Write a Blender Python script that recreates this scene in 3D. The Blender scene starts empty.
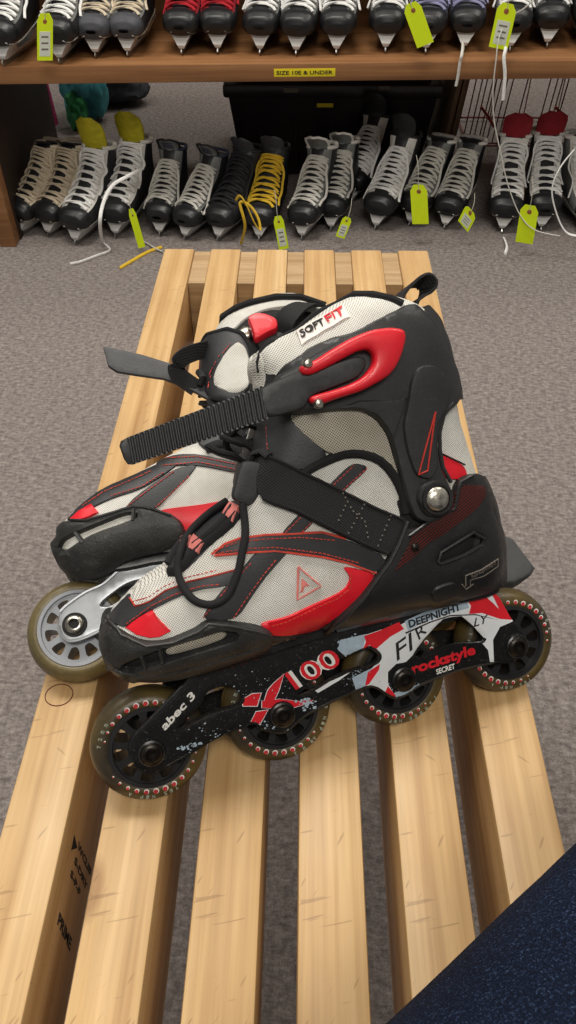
import bpy, bmesh, math, random
import numpy as np
from mathutils import Vector, Matrix, geometry, noise
from mathutils.bvhtree import BVHTree

SC = bpy.context.scene
COL = SC.collection
random.seed(7)

# ------------------------------------------------------------------ camera
F = 765.0
CAM = Vector((0.00906808, 0.0, 0.91491824))
PITCH, YAW, ROLL = 0.79423162, 0.02178283, -0.00303358


def cam_axes():
    cp, sp = math.cos(PITCH), math.sin(PITCH)
    f = Vector((0, cp, -sp)); u = Vector((0, sp, cp)); r = Vector((1, 0, 0))
    Rz = Matrix.Rotation(YAW, 3, 'Z')
    f, u, r = Rz @ f, Rz @ u, Rz @ r
    c, s = math.cos(ROLL), math.sin(ROLL)
    return c * r + s * u, c * u - s * r, f


RX, UY, FZ = cam_axes()
cd = bpy.data.cameras.new('camera'); cam = bpy.data.objects.new('camera', cd); COL.objects.link(cam)
cd.sensor_fit = 'VERTICAL'; cd.sensor_height = 36.0; cd.lens = F / 1024 * 36.0
cd.clip_start = 0.01; cd.clip_end = 50
cam.matrix_world = Matrix(((RX.x, UY.x, -FZ.x, CAM.x), (RX.y, UY.y, -FZ.y, CAM.y), (RX.z, UY.z, -FZ.z, CAM.z), (0, 0, 0, 1)))
SC.camera = cam

# ------------------------------------------------------------------ world, lights, exposure
SC.view_settings.view_transform = 'Standard'
SC.view_settings.look = 'None'
SC.view_settings.gamma = 1.0
SC.view_settings.use_curve_mapping = False
SC.view_settings.exposure = -0.12
w = bpy.data.worlds.new('world'); SC.world = w; w.use_nodes = True
w.node_tree.nodes['Background'].inputs[0].default_value = (1.0, 0.96, 0.90, 1)
w.node_tree.nodes['Background'].inputs[1].default_value = 0.24


def area(name, loc, target, sx, sy, power, color=(1, 0.95, 0.87)):
    l = bpy.data.lights.new(name, 'AREA'); l.shape = 'RECTANGLE'; l.size = sx; l.size_y = sy
    l.energy = power; l.color = color
    o = bpy.data.objects.new(name, l); COL.objects.link(o); o.location = loc
    d = Vector(target) - Vector(loc)
    o.rotation_euler = d.to_track_quat('-Z', 'Y').to_euler()
    return o


area('ceiling_or_fill_lamp', (-0.35, 1.25, 2.85), (-0.3, 1.0, 0), 1.25, 0.6, 46)
area('ceiling_or_fill_lamp', (1.5, 1.9, 2.85), (1.4, 1.8, 0), 1.25, 0.6, 26)
area('ceiling_or_fill_lamp', (-1.9, 1.6, 2.85), (-1.8, 1.5, 0), 1.25, 0.6, 22)
area('ceiling_or_fill_lamp', (0.25, -0.9, 2.85), (0.2, -0.5, 0), 1.25, 0.6, 38)  # fill light added behind the camera to brighten front faces, not a known fixture
area('ceiling_or_fill_lamp', (0.2, 3.1, 2.85), (0.2, 3.0, 0), 1.25, 0.5, 24)


# ------------------------------------------------------------------ pixel -> world
def ray(px):
    return (RX * ((px[0] - 288) / F) + UY * ((512 - px[1]) / F) + FZ)


def at_z(px, z):
    d = ray(px); return CAM + d * ((z - CAM.z) / d.z)


def at_y(px, y):
    d = ray(px); return CAM + d * ((y - CAM.y) / d.y)


def at_x(px, x):
    d = ray(px); return CAM + d * ((x - CAM.x) / d.x)


# ------------------------------------------------------------------ materials
def s2l(c):
    return tuple(((x / 255) / 12.92 if x / 255 <= .04045 else ((x / 255 + .055) / 1.055) ** 2.4) for x in c) + (1,)


class NT:
    def __init__(s, name):
        s.m = bpy.data.materials.new(name); s.m.use_nodes = True
        s.t = s.m.node_tree; s.b = s.t.nodes['Principled BSDF']
        s.tc = s.n('ShaderNodeTexCoord')

    def n(s, t, **kw):
        n = s.t.nodes.new(t)
        for k, v in kw.items(): setattr(n, k, v)
        return n

    def l(s, a, b): s.t.links.new(a, b)

    def map(s, scale=(1, 1, 1), rot=(0, 0, 0), src='Object', add_random=False):
        m = s.n('ShaderNodeMapping'); s.l(s.tc.outputs[src], m.inputs[0])
        m.inputs['Scale'].default_value = scale; m.inputs['Rotation'].default_value = rot
        if add_random:
            oi = s.n('ShaderNodeObjectInfo'); mu = s.n('ShaderNodeMath', operation='MULTIPLY')
            s.l(oi.outputs['Random'], mu.inputs[0]); mu.inputs[1].default_value = 37.0
            cx = s.n('ShaderNodeCombineXYZ')
            for i in range(3): s.l(mu.outputs[0], cx.inputs[i])
            s.l(cx.outputs[0], m.inputs['Location'])
        return m.outputs[0]

    def noise(s, vec, scale, detail=3, rough=.55):
        n = s.n('ShaderNodeTexNoise'); s.l(vec, n.inputs['Vector'])
        n.inputs['Scale'].default_value = scale; n.inputs['Detail'].default_value = detail
        n.inputs['Roughness'].default_value = rough
        return n.outputs[0]

    def ramp(s, fac, stops):
        r = s.n('ShaderNodeValToRGB'); s.l(fac, r.inputs[0])
        e = r.color_ramp.elements
        while len(e) < len(stops): e.new(.5)
        for q, (p, c) in zip(e, stops): q.position = p; q.color = c
        return r.outputs[0]

    def mix(s, fac, a, b, mode='MIX'):
        m = s.n('ShaderNodeMix', data_type='RGBA', blend_type=mode)
        if isinstance(fac, (int, float)): m.inputs[0].default_value = fac
        else: s.l(fac, m.inputs[0])
        for i, v in ((6, a), (7, b)):
            if isinstance(v, tuple): m.inputs[i].default_value = v
            else: s.l(v, m.inputs[i])
        return m.outputs[2]

    def math(s, op, a, b=0.0, clamp=False):
        m = s.n('ShaderNodeMath', operation=op, use_clamp=clamp)
        for i, v in ((0, a), (1, b)):
            if isinstance(v, (int, float)): m.inputs[i].default_value = v
            else: s.l(v, m.inputs[i])
        return m.outputs[0]

    def bump(s, h, strength=.3, dist=.001):
        b = s.n('ShaderNodeBump'); s.l(h, b.inputs['Height'])
        b.inputs['Strength'].default_value = strength; b.inputs['Distance'].default_value = dist
        s.l(b.outputs[0], s.b.inputs['Normal'])

    def set(s, rough=None, metal=None, spec=None, color=None, coat=None):
        if rough is not None: s.b.inputs['Roughness'].default_value = rough
        if metal is not None: s.b.inputs['Metallic'].default_value = metal
        if spec is not None: s.b.inputs['Specular IOR Level'].default_value = spec
        if coat is not None: s.b.inputs['Coat Weight'].default_value = coat
        if color is not None:
            if isinstance(color, tuple): s.b.inputs['Base Color'].default_value = color
            else: s.l(color, s.b.inputs['Base Color'])
        return s.m


def plain(name, rgb, rough=.5, metal=0, spec=.5, var=.25, vscale=60, bump=.15, bscale=400, coat=0, dust=0):
    t = NT(name); c = s2l(rgb)
    n = t.noise(t.map(), vscale, 4)
    d = tuple(x * (1 - var) for x in c[:3]) + (1,); u = tuple(min(1, x * (1 + var)) for x in c[:3]) + (1,)
    col = t.ramp(n, [(.3, d), (.7, u)])
    if dust:
        n3 = t.noise(t.map(), 900, 2, .7)
        f = t.ramp(n3, [(.62, (0, 0, 0, 1)), (.72, (dust, dust, dust, 1))])
        col = t.mix(f, col, s2l((150, 148, 140)))
    if bump:
        t.bump(t.noise(t.map(), bscale, 2), bump, .0005)
    return t.set(rough, metal, spec, col, coat)


def mesh_fabric(name, light, dark, pitch=.0015, rot=0.0, thr=.5):
    t = NT(name); v = t.map(rot=(0, 0, rot))
    sep = t.n('ShaderNodeSeparateXYZ'); t.l(v, sep.inputs[0])
    k = 2 * math.pi / pitch
    a = t.math('SINE', t.math('MULTIPLY', sep.outputs[0], k))
    b = t.math('SINE', t.math('MULTIPLY', sep.outputs[1], k))
    f = t.math('ADD', t.math('MULTIPLY', t.math('MULTIPLY', a, b), .5), .5)
    hole = t.ramp(f, [(.18, s2l(dark)), (.5, s2l(light))])
    n = t.noise(t.map(), 45, 3)
    col = t.mix(.6, hole, t.mix(t.ramp(n, [(.3, (.72, .72, .72, 1)), (.7, (1, 1, 1, 1))]), (0, 0, 0, 1), hole), 'MIX')
    sh = t.mix(1.0, hole, t.ramp(n, [(.25, (.78, .77, .74, 1)), (.7, (1, 1, 1, 1))]), 'MULTIPLY')
    t.bump(f, .5, .0004)
    return t.set(.75, 0, .25, sh)


def webbing(name, rgb, pitch=.0016):
    t = NT(name); v = t.map(rot=(0, 0, .35))
    sep = t.n('ShaderNodeSeparateXYZ'); t.l(v, sep.inputs[0])
    k = 2 * math.pi / pitch
    a = t.math('SINE', t.math('MULTIPLY', sep.outputs[0], k)); b = t.math('SINE', t.math('MULTIPLY', sep.outputs[1], k))
    f = t.math('ADD', t.math('MULTIPLY', t.math('MULTIPLY', a, b), .5), .5)
    c = s2l(rgb)
    col = t.ramp(f, [(.2, tuple(x * .45 for x in c[:3]) + (1,)), (.8, tuple(x * 1.5 for x in c[:3]) + (1,))])
    t.bump(f, .6, .0005)
    return t.set(.8, 0, .3, col)


def wood(name, light, mid, dark, axis=1, gl=.42, scratch=.35, knots=True):
    t = NT(name)
    st = [60, 60, 60]; st[axis] = 1.6
    v = t.map(scale=tuple(st), add_random=True)
    g = t.noise(v, 1.3, 5, .6)
    st2 = [260, 260, 260]; st2[axis] = 7
    fine = t.noise(t.map(scale=tuple(st2), add_random=True), 1.0, 3, .6)
    big = t.noise(t.map(scale=(5, 5, 5), add_random=True), 1.2, 3)
    base = t.ramp(g, [(.25, s2l(dark)), (.48, s2l(mid)), (.72, s2l(light))])
    base = t.mix(1.0, base, t.ramp(fine, [(.3, (.88, .86, .83, 1)), (.65, (1.04, 1.04, 1.03, 1))]), 'MULTIPLY')
    base = t.mix(1.0, base, t.ramp(big, [(.3, (.86, .82, .76, 1)), (.7, (1.05, 1.05, 1.05, 1))]), 'MULTIPLY')
    h = g
    if knots:
        vo = t.n('ShaderNodeTexVoronoi'); t.l(t.map(scale=(11, 4.6, 11), add_random=True), vo.inputs['Vector'])
        vo.inputs['Scale'].default_value = 1.0; vo.inputs['Randomness'].default_value = 1
        kn = t.ramp(vo.outputs['Distance'], [(.0, (1, 1, 1, 1)), (.055, (1, 1, 1, 1)), (.10, (0, 0, 0, 1))])
        base = t.mix(t.math('MULTIPLY', kn, .55), base, s2l((128, 84, 48)))
    if scratch:
        for rz, sc in ((.5, (330, 42, 330)), (-.9, (300, 36, 300)), (1.35, (420, 34, 420))):
            vv = t.map(scale=sc, rot=(0, 0, 0), add_random=True)
            rt = t.n('ShaderNodeVectorRotate', rotation_type='Z_AXIS'); t.l(t.tc.outputs['Object'], rt.inputs[0]); rt.inputs['Angle'].default_value = rz
            mp = t.n('ShaderNodeMapping'); t.l(rt.outputs[0], mp.inputs[0]); mp.inputs['Scale'].default_value = sc
            n = t.noise(mp.outputs[0], 1.0, 1, .4)
            f = t.ramp(n, [(.725, (0, 0, 0, 1)), (.765, (scratch,) * 3 + (1,))])
            base = t.mix(f, base, s2l((108, 74, 42)))
    t.bump(fine, .25, .0006)
    r = t.ramp(big, [(.3, (gl + .12,) * 3 + (1,)), (.7, (gl - .05,) * 3 + (1,))])
    t.l(r, t.b.inputs['Roughness'])
    return t.set(None, 0, .45, base)


def carpet():
    t = NT('grey_loop_carpet')
    v = t.map(rot=(0, 0, .78), scale=(1, 2.4, 1))
    n1 = t.noise(v, 75, 3, .6); n2 = t.noise(t.map(), 420, 2, .7); n3 = t.noise(t.map(rot=(0, 0, -.78), scale=(2.4, 1, 1)), 70, 2)
    c = t.ramp(n1, [(.32, s2l((122, 113, 111))), (.5, s2l((146, 138, 135))), (.68, s2l((166, 158, 154)))])
    c = t.mix(1.0, c, t.ramp(n3, [(.35, (.8, .79, .8, 1)), (.6, (1.05, 1.05, 1.04, 1))]), 'MULTIPLY')
    c = t.mix(1.0, c, t.ramp(n2, [(.3, (.74, .74, .74, 1)), (.7, (1.15, 1.15, 1.14, 1))]), 'MULTIPLY')
    t.bump(n2, .8, .003)
    return t.set(.95, 0, .1, c)


def denim():
    t = NT('dark_blue_denim')
    sep = t.n('ShaderNodeSeparateXYZ'); t.l(t.map(rot=(0, 0, .3)), sep.inputs[0])
    a = t.math('SINE', t.math('MULTIPLY', t.math('ADD', sep.outputs[0], sep.outputs[1]), 4200))
    n = t.noise(t.map(scale=(1, 1, 1)), 900, 3, .75); n2 = t.noise(t.map(), 18, 3)
    c = t.ramp(n, [(.35, s2l((10, 16, 30))), (.56, s2l((20, 31, 54))), (.70, s2l((62, 80, 108)))])
    c = t.mix(1.0, c, t.ramp(n2, [(.3, (.7, .72, .75, 1)), (.7, (1.1, 1.1, 1.1, 1))]), 'MULTIPLY')
    t.bump(t.math('ADD', t.math('MULTIPLY', a, .2), n), .6, .0008)
    return t.set(.9, 0, .15, c)


MT = {}
MT['carpet'] = carpet()
MT['denim'] = denim()
MT['pine'] = wood('varnished_pine', (224, 192, 144), (206, 170, 120), (178, 138, 90))
MT['pine_side'] = wood('raw_pine_block', (196, 170, 132), (176, 148, 110), (150, 120, 84), axis=0, gl=.6, knots=False, scratch=.15)
MT['shelf_wood'] = wood('brown_shelf_wood', (166, 122, 80), (148, 104, 66), (124, 84, 52), axis=0, gl=.5, scratch=.2, knots=False)
MT['dark_wood'] = plain('dark_brown_panel', (44, 28, 20), .6, var=.3, vscale=8)
MT['mesh'] = mesh_fabric('light_grey_mesh_fabric', (238, 237, 231), (146, 144, 138), .0015)
MT['mesh2'] = mesh_fabric('warm_grey_mesh_fabric', (188, 182, 168), (74, 70, 62), .0017)
MT['leather'] = plain('black_synthetic_leather', (44, 45, 48), .5, var=.2, bump=.3, bscale=900)
MT['red'] = plain('red_synthetic_leather', (218, 26, 42), .38, var=.12, bump=.1)
MT['redplastic'] = plain('red_glossy_plastic', (212, 24, 40), .38, var=.1, bump=.05, coat=.1, dust=.06)
MT['stitch'] = plain('red_thread', (196, 62, 46), .7, bump=0)
MT['redline'] = plain('red_printed_line', (190, 50, 40), .6, bump=0)
MT['pinkred'] = plain('faded_red_print', (206, 118, 112), .7, bump=0)
MT['black'] = plain('black_moulded_plastic', (34, 34, 35), .36, var=.2, bump=.2, dust=.14)
MT['cuffblack'] = plain('charcoal_cuff_plastic', (42, 43, 44), .42, var=.18, bump=.25, dust=.10)
MT['rubber'] = plain('scuffed_black_rubber', (42, 42, 42), .48, var=.35, vscale=90, bump=.5, bscale=700, dust=.3)
MT['strap'] = plain('black_ladder_strap_plastic', (42, 43, 45), .46, bump=.15, dust=.08)
MT['lace'] = webbing('black_braided_lace', (34, 34, 36), .0014)
MT['web'] = webbing('black_webbing', (40, 40, 41), .0018)
MT['piping'] = plain('black_felt_piping', (24, 24, 25), .95, bump=.6, bscale=1500)
MT['dark'] = plain('black_parts_and_vent_shade', (14, 14, 14), .8, bump=0)  # plain black, also used to paint the shade inside the vents
MT['steel'] = plain('brushed_steel', (176, 172, 162), .3, 1, var=.35, vscale=260, bump=.2)
MT['wornbolt'] = plain('scratched_steel_rivet', (190, 186, 176), .35, .9, var=.5, vscale=260, bump=.5, bscale=500)
MT['blackbolt'] = plain('black_bolt', (40, 36, 32), .32, .6, var=.5, vscale=300)
MT['frame'] = plain('black_painted_frame', (26, 26, 27), .3, var=.2, bump=.05, dust=.35)
MT['fwhite'] = plain('white_frame_print', (226, 230, 234), .4, var=.08, vscale=40, bump=0)
MT['fblue'] = plain('pale_blue_frame_print', (170, 190, 206), .4, var=.12, vscale=300, bump=0)
MT['fred'] = plain('red_frame_print', (220, 34, 46), .4, var=.1, bump=0)
MT['silver'] = plain('silver_frame_metal', (166, 170, 174), .36, .55, var=.15, vscale=50, bump=.1)
MT['white'] = plain('white_print', (236, 236, 232), .5, var=.06, bump=0)
MT['labelwhite'] = plain('white_rubber_label', (234, 226, 220), .5, var=.06, bump=.05)
MT['ink'] = plain('black_ink', (24, 22, 24), .7, bump=0)
MT['reddark'] = plain('dark_red_print', (92, 22, 24), .6, bump=0)
MT['halftone'] = mesh_fabric('dark_red_halftone_plastic', (44, 34, 33), (112, 32, 28), .0022, .4)
MT['halftone'].node_tree.nodes['Principled BSDF'].inputs['Roughness'].default_value = .35
MT['hub'] = plain('black_nylon_hub', (38, 38, 40), .4, bump=.1)
MT['hubsilver'] = plain('grey_nylon_hub', (146, 150, 156), .35, .25, var=.1, bump=.1)
MT['greygreen'] = plain('worn_pale_print', (150, 156, 140), .6, bump=0)
MT['wheelred'] = plain('red_dot_print', (196, 52, 56), .5, bump=0)


def tyre_mat(name, a, b):
    t = NT(name)
    n = t.noise(t.map(), 22, 3); n2 = t.noise(t.map(), 300, 3, .7)
    c = t.ramp(n, [(.38, s2l(a)), (.62, s2l(b))])
    c = t.mix(1.0, c, t.ramp(n2, [(.3, (.8, .8, .8, 1)), (.7, (1.1, 1.1, 1.1, 1))]), 'MULTIPLY')
    t.b.inputs['Transmission Weight'].default_value = .15
    t.b.inputs['Subsurface Weight'].default_value = 0
    t.bump(n2, .3, .0005)
    return t.set(.38, 0, .5, c)


MT['tyre'] = tyre_mat('smoky_amber_urethane', (58, 53, 45), (98, 82, 44))
MT['tyre2'] = tyre_mat('amber_urethane', (104, 94, 62), (126, 110, 70))


# ------------------------------------------------------------------ mesh helpers
def tag(o, label=None, cat=None, group=None, kind=None):
    if label: o['label'] = label
    if cat: o['category'] = cat
    if group: o['group'] = group
    if kind: o['kind'] = kind
    return o


def mk(name, V, Fc, mats, parent=None, smooth=True, idx=None):
    me = bpy.data.meshes.new(name)
    me.from_pydata([tuple(v) for v in V], [], [tuple(f) for f in Fc])
    if not isinstance(mats, (list, tuple)): mats = [mats]
    for m in mats: me.materials.append(m)
    if idx is not None: me.polygons.foreach_set('material_index', idx)
    bm = bmesh.new(); bm.from_mesh(me)
    bmesh.ops.recalc_face_normals(bm, faces=bm.faces)
    bm.to_mesh(me); bm.free()
    me.polygons.foreach_set('use_smooth', [smooth] * len(me.polygons))
    if smooth == 'auto' or smooth is True:
        try: me.set_sharp_from_angle(angle=math.radians(42))
        except Exception: pass
    me.update()
    o = bpy.data.objects.new(name, me); COL.objects.link(o)
    if parent: o.parent = parent
    return o


def empty(name, mat=None, loc=None):
    o = bpy.data.objects.new(name, None); COL.objects.link(o); o.empty_display_size = .05
    if mat is not None: o.matrix_world = mat
    if loc is not None: o.location = loc
    return o


class MB:
    def __init__(s): s.V = []; s.F = []

    def add(s, V, Fc):
        b = len(s.V); s.V += [Vector(v) for v in V]; s.F += [tuple(i + b for i in f) for f in Fc]; return s

    def box(s, c, d, rot=None, ch=0.0):
        hx, hy, hz = d[0] / 2, d[1] / 2, d[2] / 2
        bm = bmesh.new(); bmesh.ops.create_cube(bm, size=1)
        for v in bm.verts: v.co = Vector((v.co.x * d[0], v.co.y * d[1], v.co.z * d[2]))
        if ch: bmesh.ops.bevel(bm, geom=bm.edges[:], offset=ch, segments=2, affect='EDGES', profile=.5)
        bm.verts.index_update()
        V = [v.co.copy() for v in bm.verts]; Fc = [[v.index for v in f.verts] for f in bm.faces]; bm.free()
        if rot is not None: V = [rot @ v for v in V]
        return s.add([v + Vector(c) for v in V], Fc)

    def tube(s, pts, r, n=8, flat=1.0, up=None, closed=False):
        pts = [Vector(p) for p in pts]; m = len(pts)
        rs = r if isinstance(r, (list, tuple)) else [r] * m
        b = len(s.V); nrm = None
        for i, p in enumerate(pts):
            if closed: tdir = pts[(i + 1) % m] - pts[i - 1]
            else: tdir = pts[min(i + 1, m - 1)] - pts[max(i - 1, 0)]
            if tdir.length < 1e-9: tdir = Vector((0, 0, 1))
            tdir.normalize()
            if up is not None:
                nn = Vector(up) - tdir * Vector(up).dot(tdir)
                if nn.length > 1e-4: nrm = nn.normalized()
            if nrm is None:
                nrm = tdir.orthogonal().normalized()
            nrm = (nrm - tdir * nrm.dot(tdir))
            if nrm.length < 1e-6: nrm = tdir.orthogonal()
            nrm.normalize(); bi = tdir.cross(nrm)
            for k in range(n):
                a = 2 * math.pi * k / n
                s.V.append(p + nrm * (math.sin(a) * rs[i] * flat) + bi * (math.cos(a) * rs[i]))
        for i in range(m if closed else m - 1):
            for k in range(n):
                a = b + i * n + k; c = b + i * n + (k + 1) % n
                d = b + ((i + 1) % m) * n + (k + 1) % n; e = b + ((i + 1) % m) * n + k
                s.F.append((a, c, d, e))
        if not closed:
            s.F.append(tuple(b + k for k in range(n))[::-1]); s.F.append(tuple(b + (m - 1) * n + k for k in range(n)))
        return s

    def lathe(s, prof, n=40, axis='z', c=(0, 0, 0)):
        # prof: list of (radius, height) closed loop if first radius equals last; revolve about local z
        b = len(s.V); m = len(prof)
        for j in range(n):
            a = 2 * math.pi * j / n
            for r, h in prof: s.V.append(Vector((c[0] + r * math.cos(a), c[1] + r * math.sin(a), c[2] + h)))
        for j in range(n):
            for i in range(m - 1):
                a = b + j * m + i; d = b + ((j + 1) % n) * m + i
                s.F.append((a, a + 1, d + 1, d))
        return s

    def build(s, name, mat, parent=None, smooth=True): return mk(name, s.V, s.F, mat, parent, smooth)


def catmull(pts, per=8, closed=False):
    pts = [Vector(p) for p in pts]; n = len(pts); out = []
    if n < 3 and not closed:
        return [pts[0].lerp(pts[-1], i / per) for i in range(per + 1)]
    rng = range(n if closed else n - 1)
    for i in rng:
        if closed: p0, p1, p2, p3 = pts[i - 1], pts[i], pts[(i + 1) % n], pts[(i + 2) % n]
        else: p0, p1, p2, p3 = pts[max(i - 1, 0)], pts[i], pts[i + 1], pts[min(i + 2, n - 1)]
        for k in range(per):
            t = k / per
            out.append(.5 * ((2 * p1) + (p2 - p0) * t + (2 * p0 - 5 * p1 + 4 * p2 - p3) * t * t + (3 * p1 - p0 - 3 * p2 + p3) * t ** 3))
    if not closed: out.append(pts[-1])
    return out


def densify(poly, step):
    out = []
    for i in range(len(poly)):
        a = Vector(poly[i][:2]); b = Vector(poly[(i + 1) % len(poly)][:2]); n = max(1, int(math.ceil((b - a).length / step)))
        for k in range(n): out.append(a.lerp(b, k / n))
    return out


def round_poly(poly, per=5, sharp=None):
    # smooth a closed polygon a little (corner cutting, twice)
    P = [Vector(p[:2]) for p in poly]
    for _ in range(2):
        Q = []
        for i in range(len(P)):
            a, b = P[i], P[(i + 1) % len(P)]
            Q += [a.lerp(b, .2), a.lerp(b, .8)]
        P = Q
    return P


def inside(p, polyarr):
    x, y = p[0], p[1]; c = False; n = len(polyarr); j = n - 1
    for i in range(n):
        xi, yi = polyarr[i][0], polyarr[i][1]; xj, yj = polyarr[j][0], polyarr[j][1]
        if (yi > y) != (yj > y) and x < (xj - xi) * (y - yi) / (yj - yi) + xi: c = not c
        j = i
    return c


def inside_np(X, Y, poly):
    c = np.zeros(X.shape, bool); n = len(poly); j = n - 1
    for i in range(n):
        xi, yi = poly[i][0], poly[i][1]; xj, yj = poly[j][0], poly[j][1]
        if yi != yj:
            c ^= ((yi > Y) != (yj > Y)) & (X < (xj - xi) * (Y - yi) / (yj - yi) + xi)
        j = i
    return c


def dist_np(X, Y, poly):
    D = np.full(X.shape, 1e9)
    n = len(poly)
    for i in range(n):
        ax, ay = poly[i][0], poly[i][1]; bx, by = poly[(i + 1) % n][0], poly[(i + 1) % n][1]
        dx, dy = bx - ax, by - ay; L = dx * dx + dy * dy + 1e-18
        t = np.clip(((X - ax) * dx + (Y - ay) * dy) / L, 0, 1)
        D = np.minimum(D, np.hypot(X - ax - t * dx, Y - ay - t * dy))
    return D


def triangulate(outer, holes=(), lines=(), step=.003, insets=()):
    """Triangulate a 2D polygon (with holes, constraint polylines and an interior grid). Returns pts, tris, distance to edge."""
    ov = densify(outer, step); pts = [tuple(p) for p in ov]; edges = [(i, (i + 1) % len(ov)) for i in range(len(ov))]
    loops = [ov]
    for h in holes:
        hv = densify(h, step); b = len(pts); pts += [tuple(p) for p in hv]; edges += [(b + i, b + (i + 1) % len(hv)) for i in range(len(hv))]; loops.append(hv)
    for ln in lines:
        lv = densify(ln, step); b = len(pts); pts += [tuple(p) for p in lv]; edges += [(b + i, b + (i + 1) % len(lv)) for i in range(len(lv))]
    xs = [p[0] for p in ov]; ys = [p[1] for p in ov]
    gx = np.arange(min(xs) + step / 2, max(xs), step); gy = np.arange(min(ys) + step / 2, max(ys), step * .87)
    cand = []
    if len(gx) and len(gy):
        X, Y = np.meshgrid(gx, gy); X[1::2] += step / 2
        cand.append((X.ravel(), Y.ravel(), step * .55))
    for lp in loops:
        for d in insets:
            px = []; py = []
            for i in range(len(lp)):
                a = lp[i - 1]; c = lp[(i + 1) % len(lp)]; t = Vector((c[0] - a[0], c[1] - a[1]))
                if t.length < 1e-9: continue
                t.normalize()
                for sgn in (1, -1):
                    px.append(lp[i][0] - t.y * d * sgn); py.append(lp[i][1] + t.x * d * sgn)
            cand.append((np.array(px), np.array(py), d * .93))
    base_n = len(pts)
    for X, Y, md in cand:
        ok = inside_np(X, Y, ov)
        D = dist_np(X, Y, ov)
        for h in loops[1:]:
            ok &= ~inside_np(X, Y, h); D = np.minimum(D, dist_np(X, Y, h))
        mi = md
        if md == step * .55 and insets: mi = max(md, max(insets) + step * .35)
        ok &= D > mi
        if lines:
            for ln in lines: ok &= dist_np(X, Y, ln) > step * .25
        pts += [(float(a), float(b)) for a, b in zip(X[ok], Y[ok])]
    r = geometry.delaunay_2d_cdt([Vector(p) for p in pts], edges, [], 0, 1e-7)
    P = [(v.x, v.y) for v in r[0]]; T = [t for t in r[2]]
    cx = np.array([sum(P[i][0] for i in t) / len(t) for t in T]); cy = np.array([sum(P[i][1] for i in t) / len(t) for t in T])
    ok = inside_np(cx, cy, ov)
    for h in loops[1:]: ok &= ~inside_np(cx, cy, h)
    T = [t for t, k in zip(T, ok) if k]
    PX = np.array([p[0] for p in P]); PY = np.array([p[1] for p in P])
    D = dist_np(PX, PY, ov)
    for h in loops[1:]: D = np.minimum(D, dist_np(PX, PY, h))
    used = sorted({i for t in T for i in t}); rem = {k: i for i, k in enumerate(used)}
    return [P[i] for i in used], [tuple(rem[i] for i in t) for t in T], [float(D[i]) for i in used]


def shell_mesh(top, bot, T):
    n = len(top); Fc = [t for t in T] + [tuple(i + n for i in t[::-1]) for t in T]
    cnt = {}
    for t in T:
        for i in range(len(t)):
            a, b = t[i], t[(i + 1) % len(t)]
            k = (min(a, b), max(a, b)); cnt.setdefault(k, []).append((a, b))
    for k, l in cnt.items():
        if len(l) == 1:
            a, b = l[0]; Fc.append((b, a, a + n, b + n))
    return list(top) + list(bot), Fc


def text_mesh(body, bold=0.0, res=3, shear=0.0):
    c = bpy.data.curves.new('text', 'FONT'); c.body = body; c.offset = bold; c.resolution_u = res; c.shear = shear
    o = bpy.data.objects.new('text', c); COL.objects.link(o)
    dg = bpy.context.evaluated_depsgraph_get(); dg.update()
    me = o.evaluated_get(dg).to_mesh()
    V = [v.co.copy() for v in me.vertices]; Fc = [tuple(p.vertices) for p in me.polygons]
    o.evaluated_get(dg).to_mesh_clear()
    bpy.data.objects.remove(o); bpy.data.curves.remove(c)
    x0 = min(v.x for v in V); x1 = max(v.x for v in V); y0 = min(v.y for v in V); y1 = max(v.y for v in V)
    V = [Vector(((v.x - x0) / (x1 - x0), (v.y - y0) / (y1 - y0), 0)) for v in V]
    return V, Fc


# ------------------------------------------------------------------ a skate's own frame: u along the sole, v up the cuff, w outwards
class Frame:
    def __init__(s, c, M):
        s.c = Vector(c); s.M = Matrix(M); s.Mt = s.M.transposed()
        s.mat = Matrix.Translation(s.c) @ s.M.to_4x4()
        s.o = s.Mt @ (CAM - s.c); s.bvh = None

    def p(s, px, w=0.0):
        d = s.Mt @ ray(px); t = (w - s.o.z) / d.z
        return s.o + d * t

    def poly(s, pl, w=0.0): return [s.p(q, w) for q in pl]

    def uvdir(s, q): return (Vector(q) - s.o).normalized()

    def hit(s, q, lift=0.0, fallback_w=0.0):
        """q: a local point; slide it along the sight line onto the boot; returns point, normal"""
        d = s.uvdir(q)
        loc, n, i, dist = s.bvh.ray_cast(s.o, d)
        if loc is None:
            t = (fallback_w - s.o.z) / d.z; z = s.o + d * t
            loc, n, i, dist = s.bvh.find_nearest(z)
        if n.dot(d) > 0: n = -n
        n = (n * .7 + Vector((0, 0, .3))).normalized()
        return loc + n * lift, n

    def hpx(s, px, lift=0.0): return s.hit(s.p(px, .04), lift)[0]

    def hline(s, pl, lift=0.0, step=.003):
        P = [s.p(q, .04) for q in pl]; out = []
        for i in range(len(P) - 1):
            n = max(1, int((P[i + 1] - P[i]).length / step))
            for k in range(n): out.append(s.hit(P[i].lerp(P[i + 1], k / n), lift)[0])
        out.append(s.hit(P[-1], lift)[0])
        return out


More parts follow.
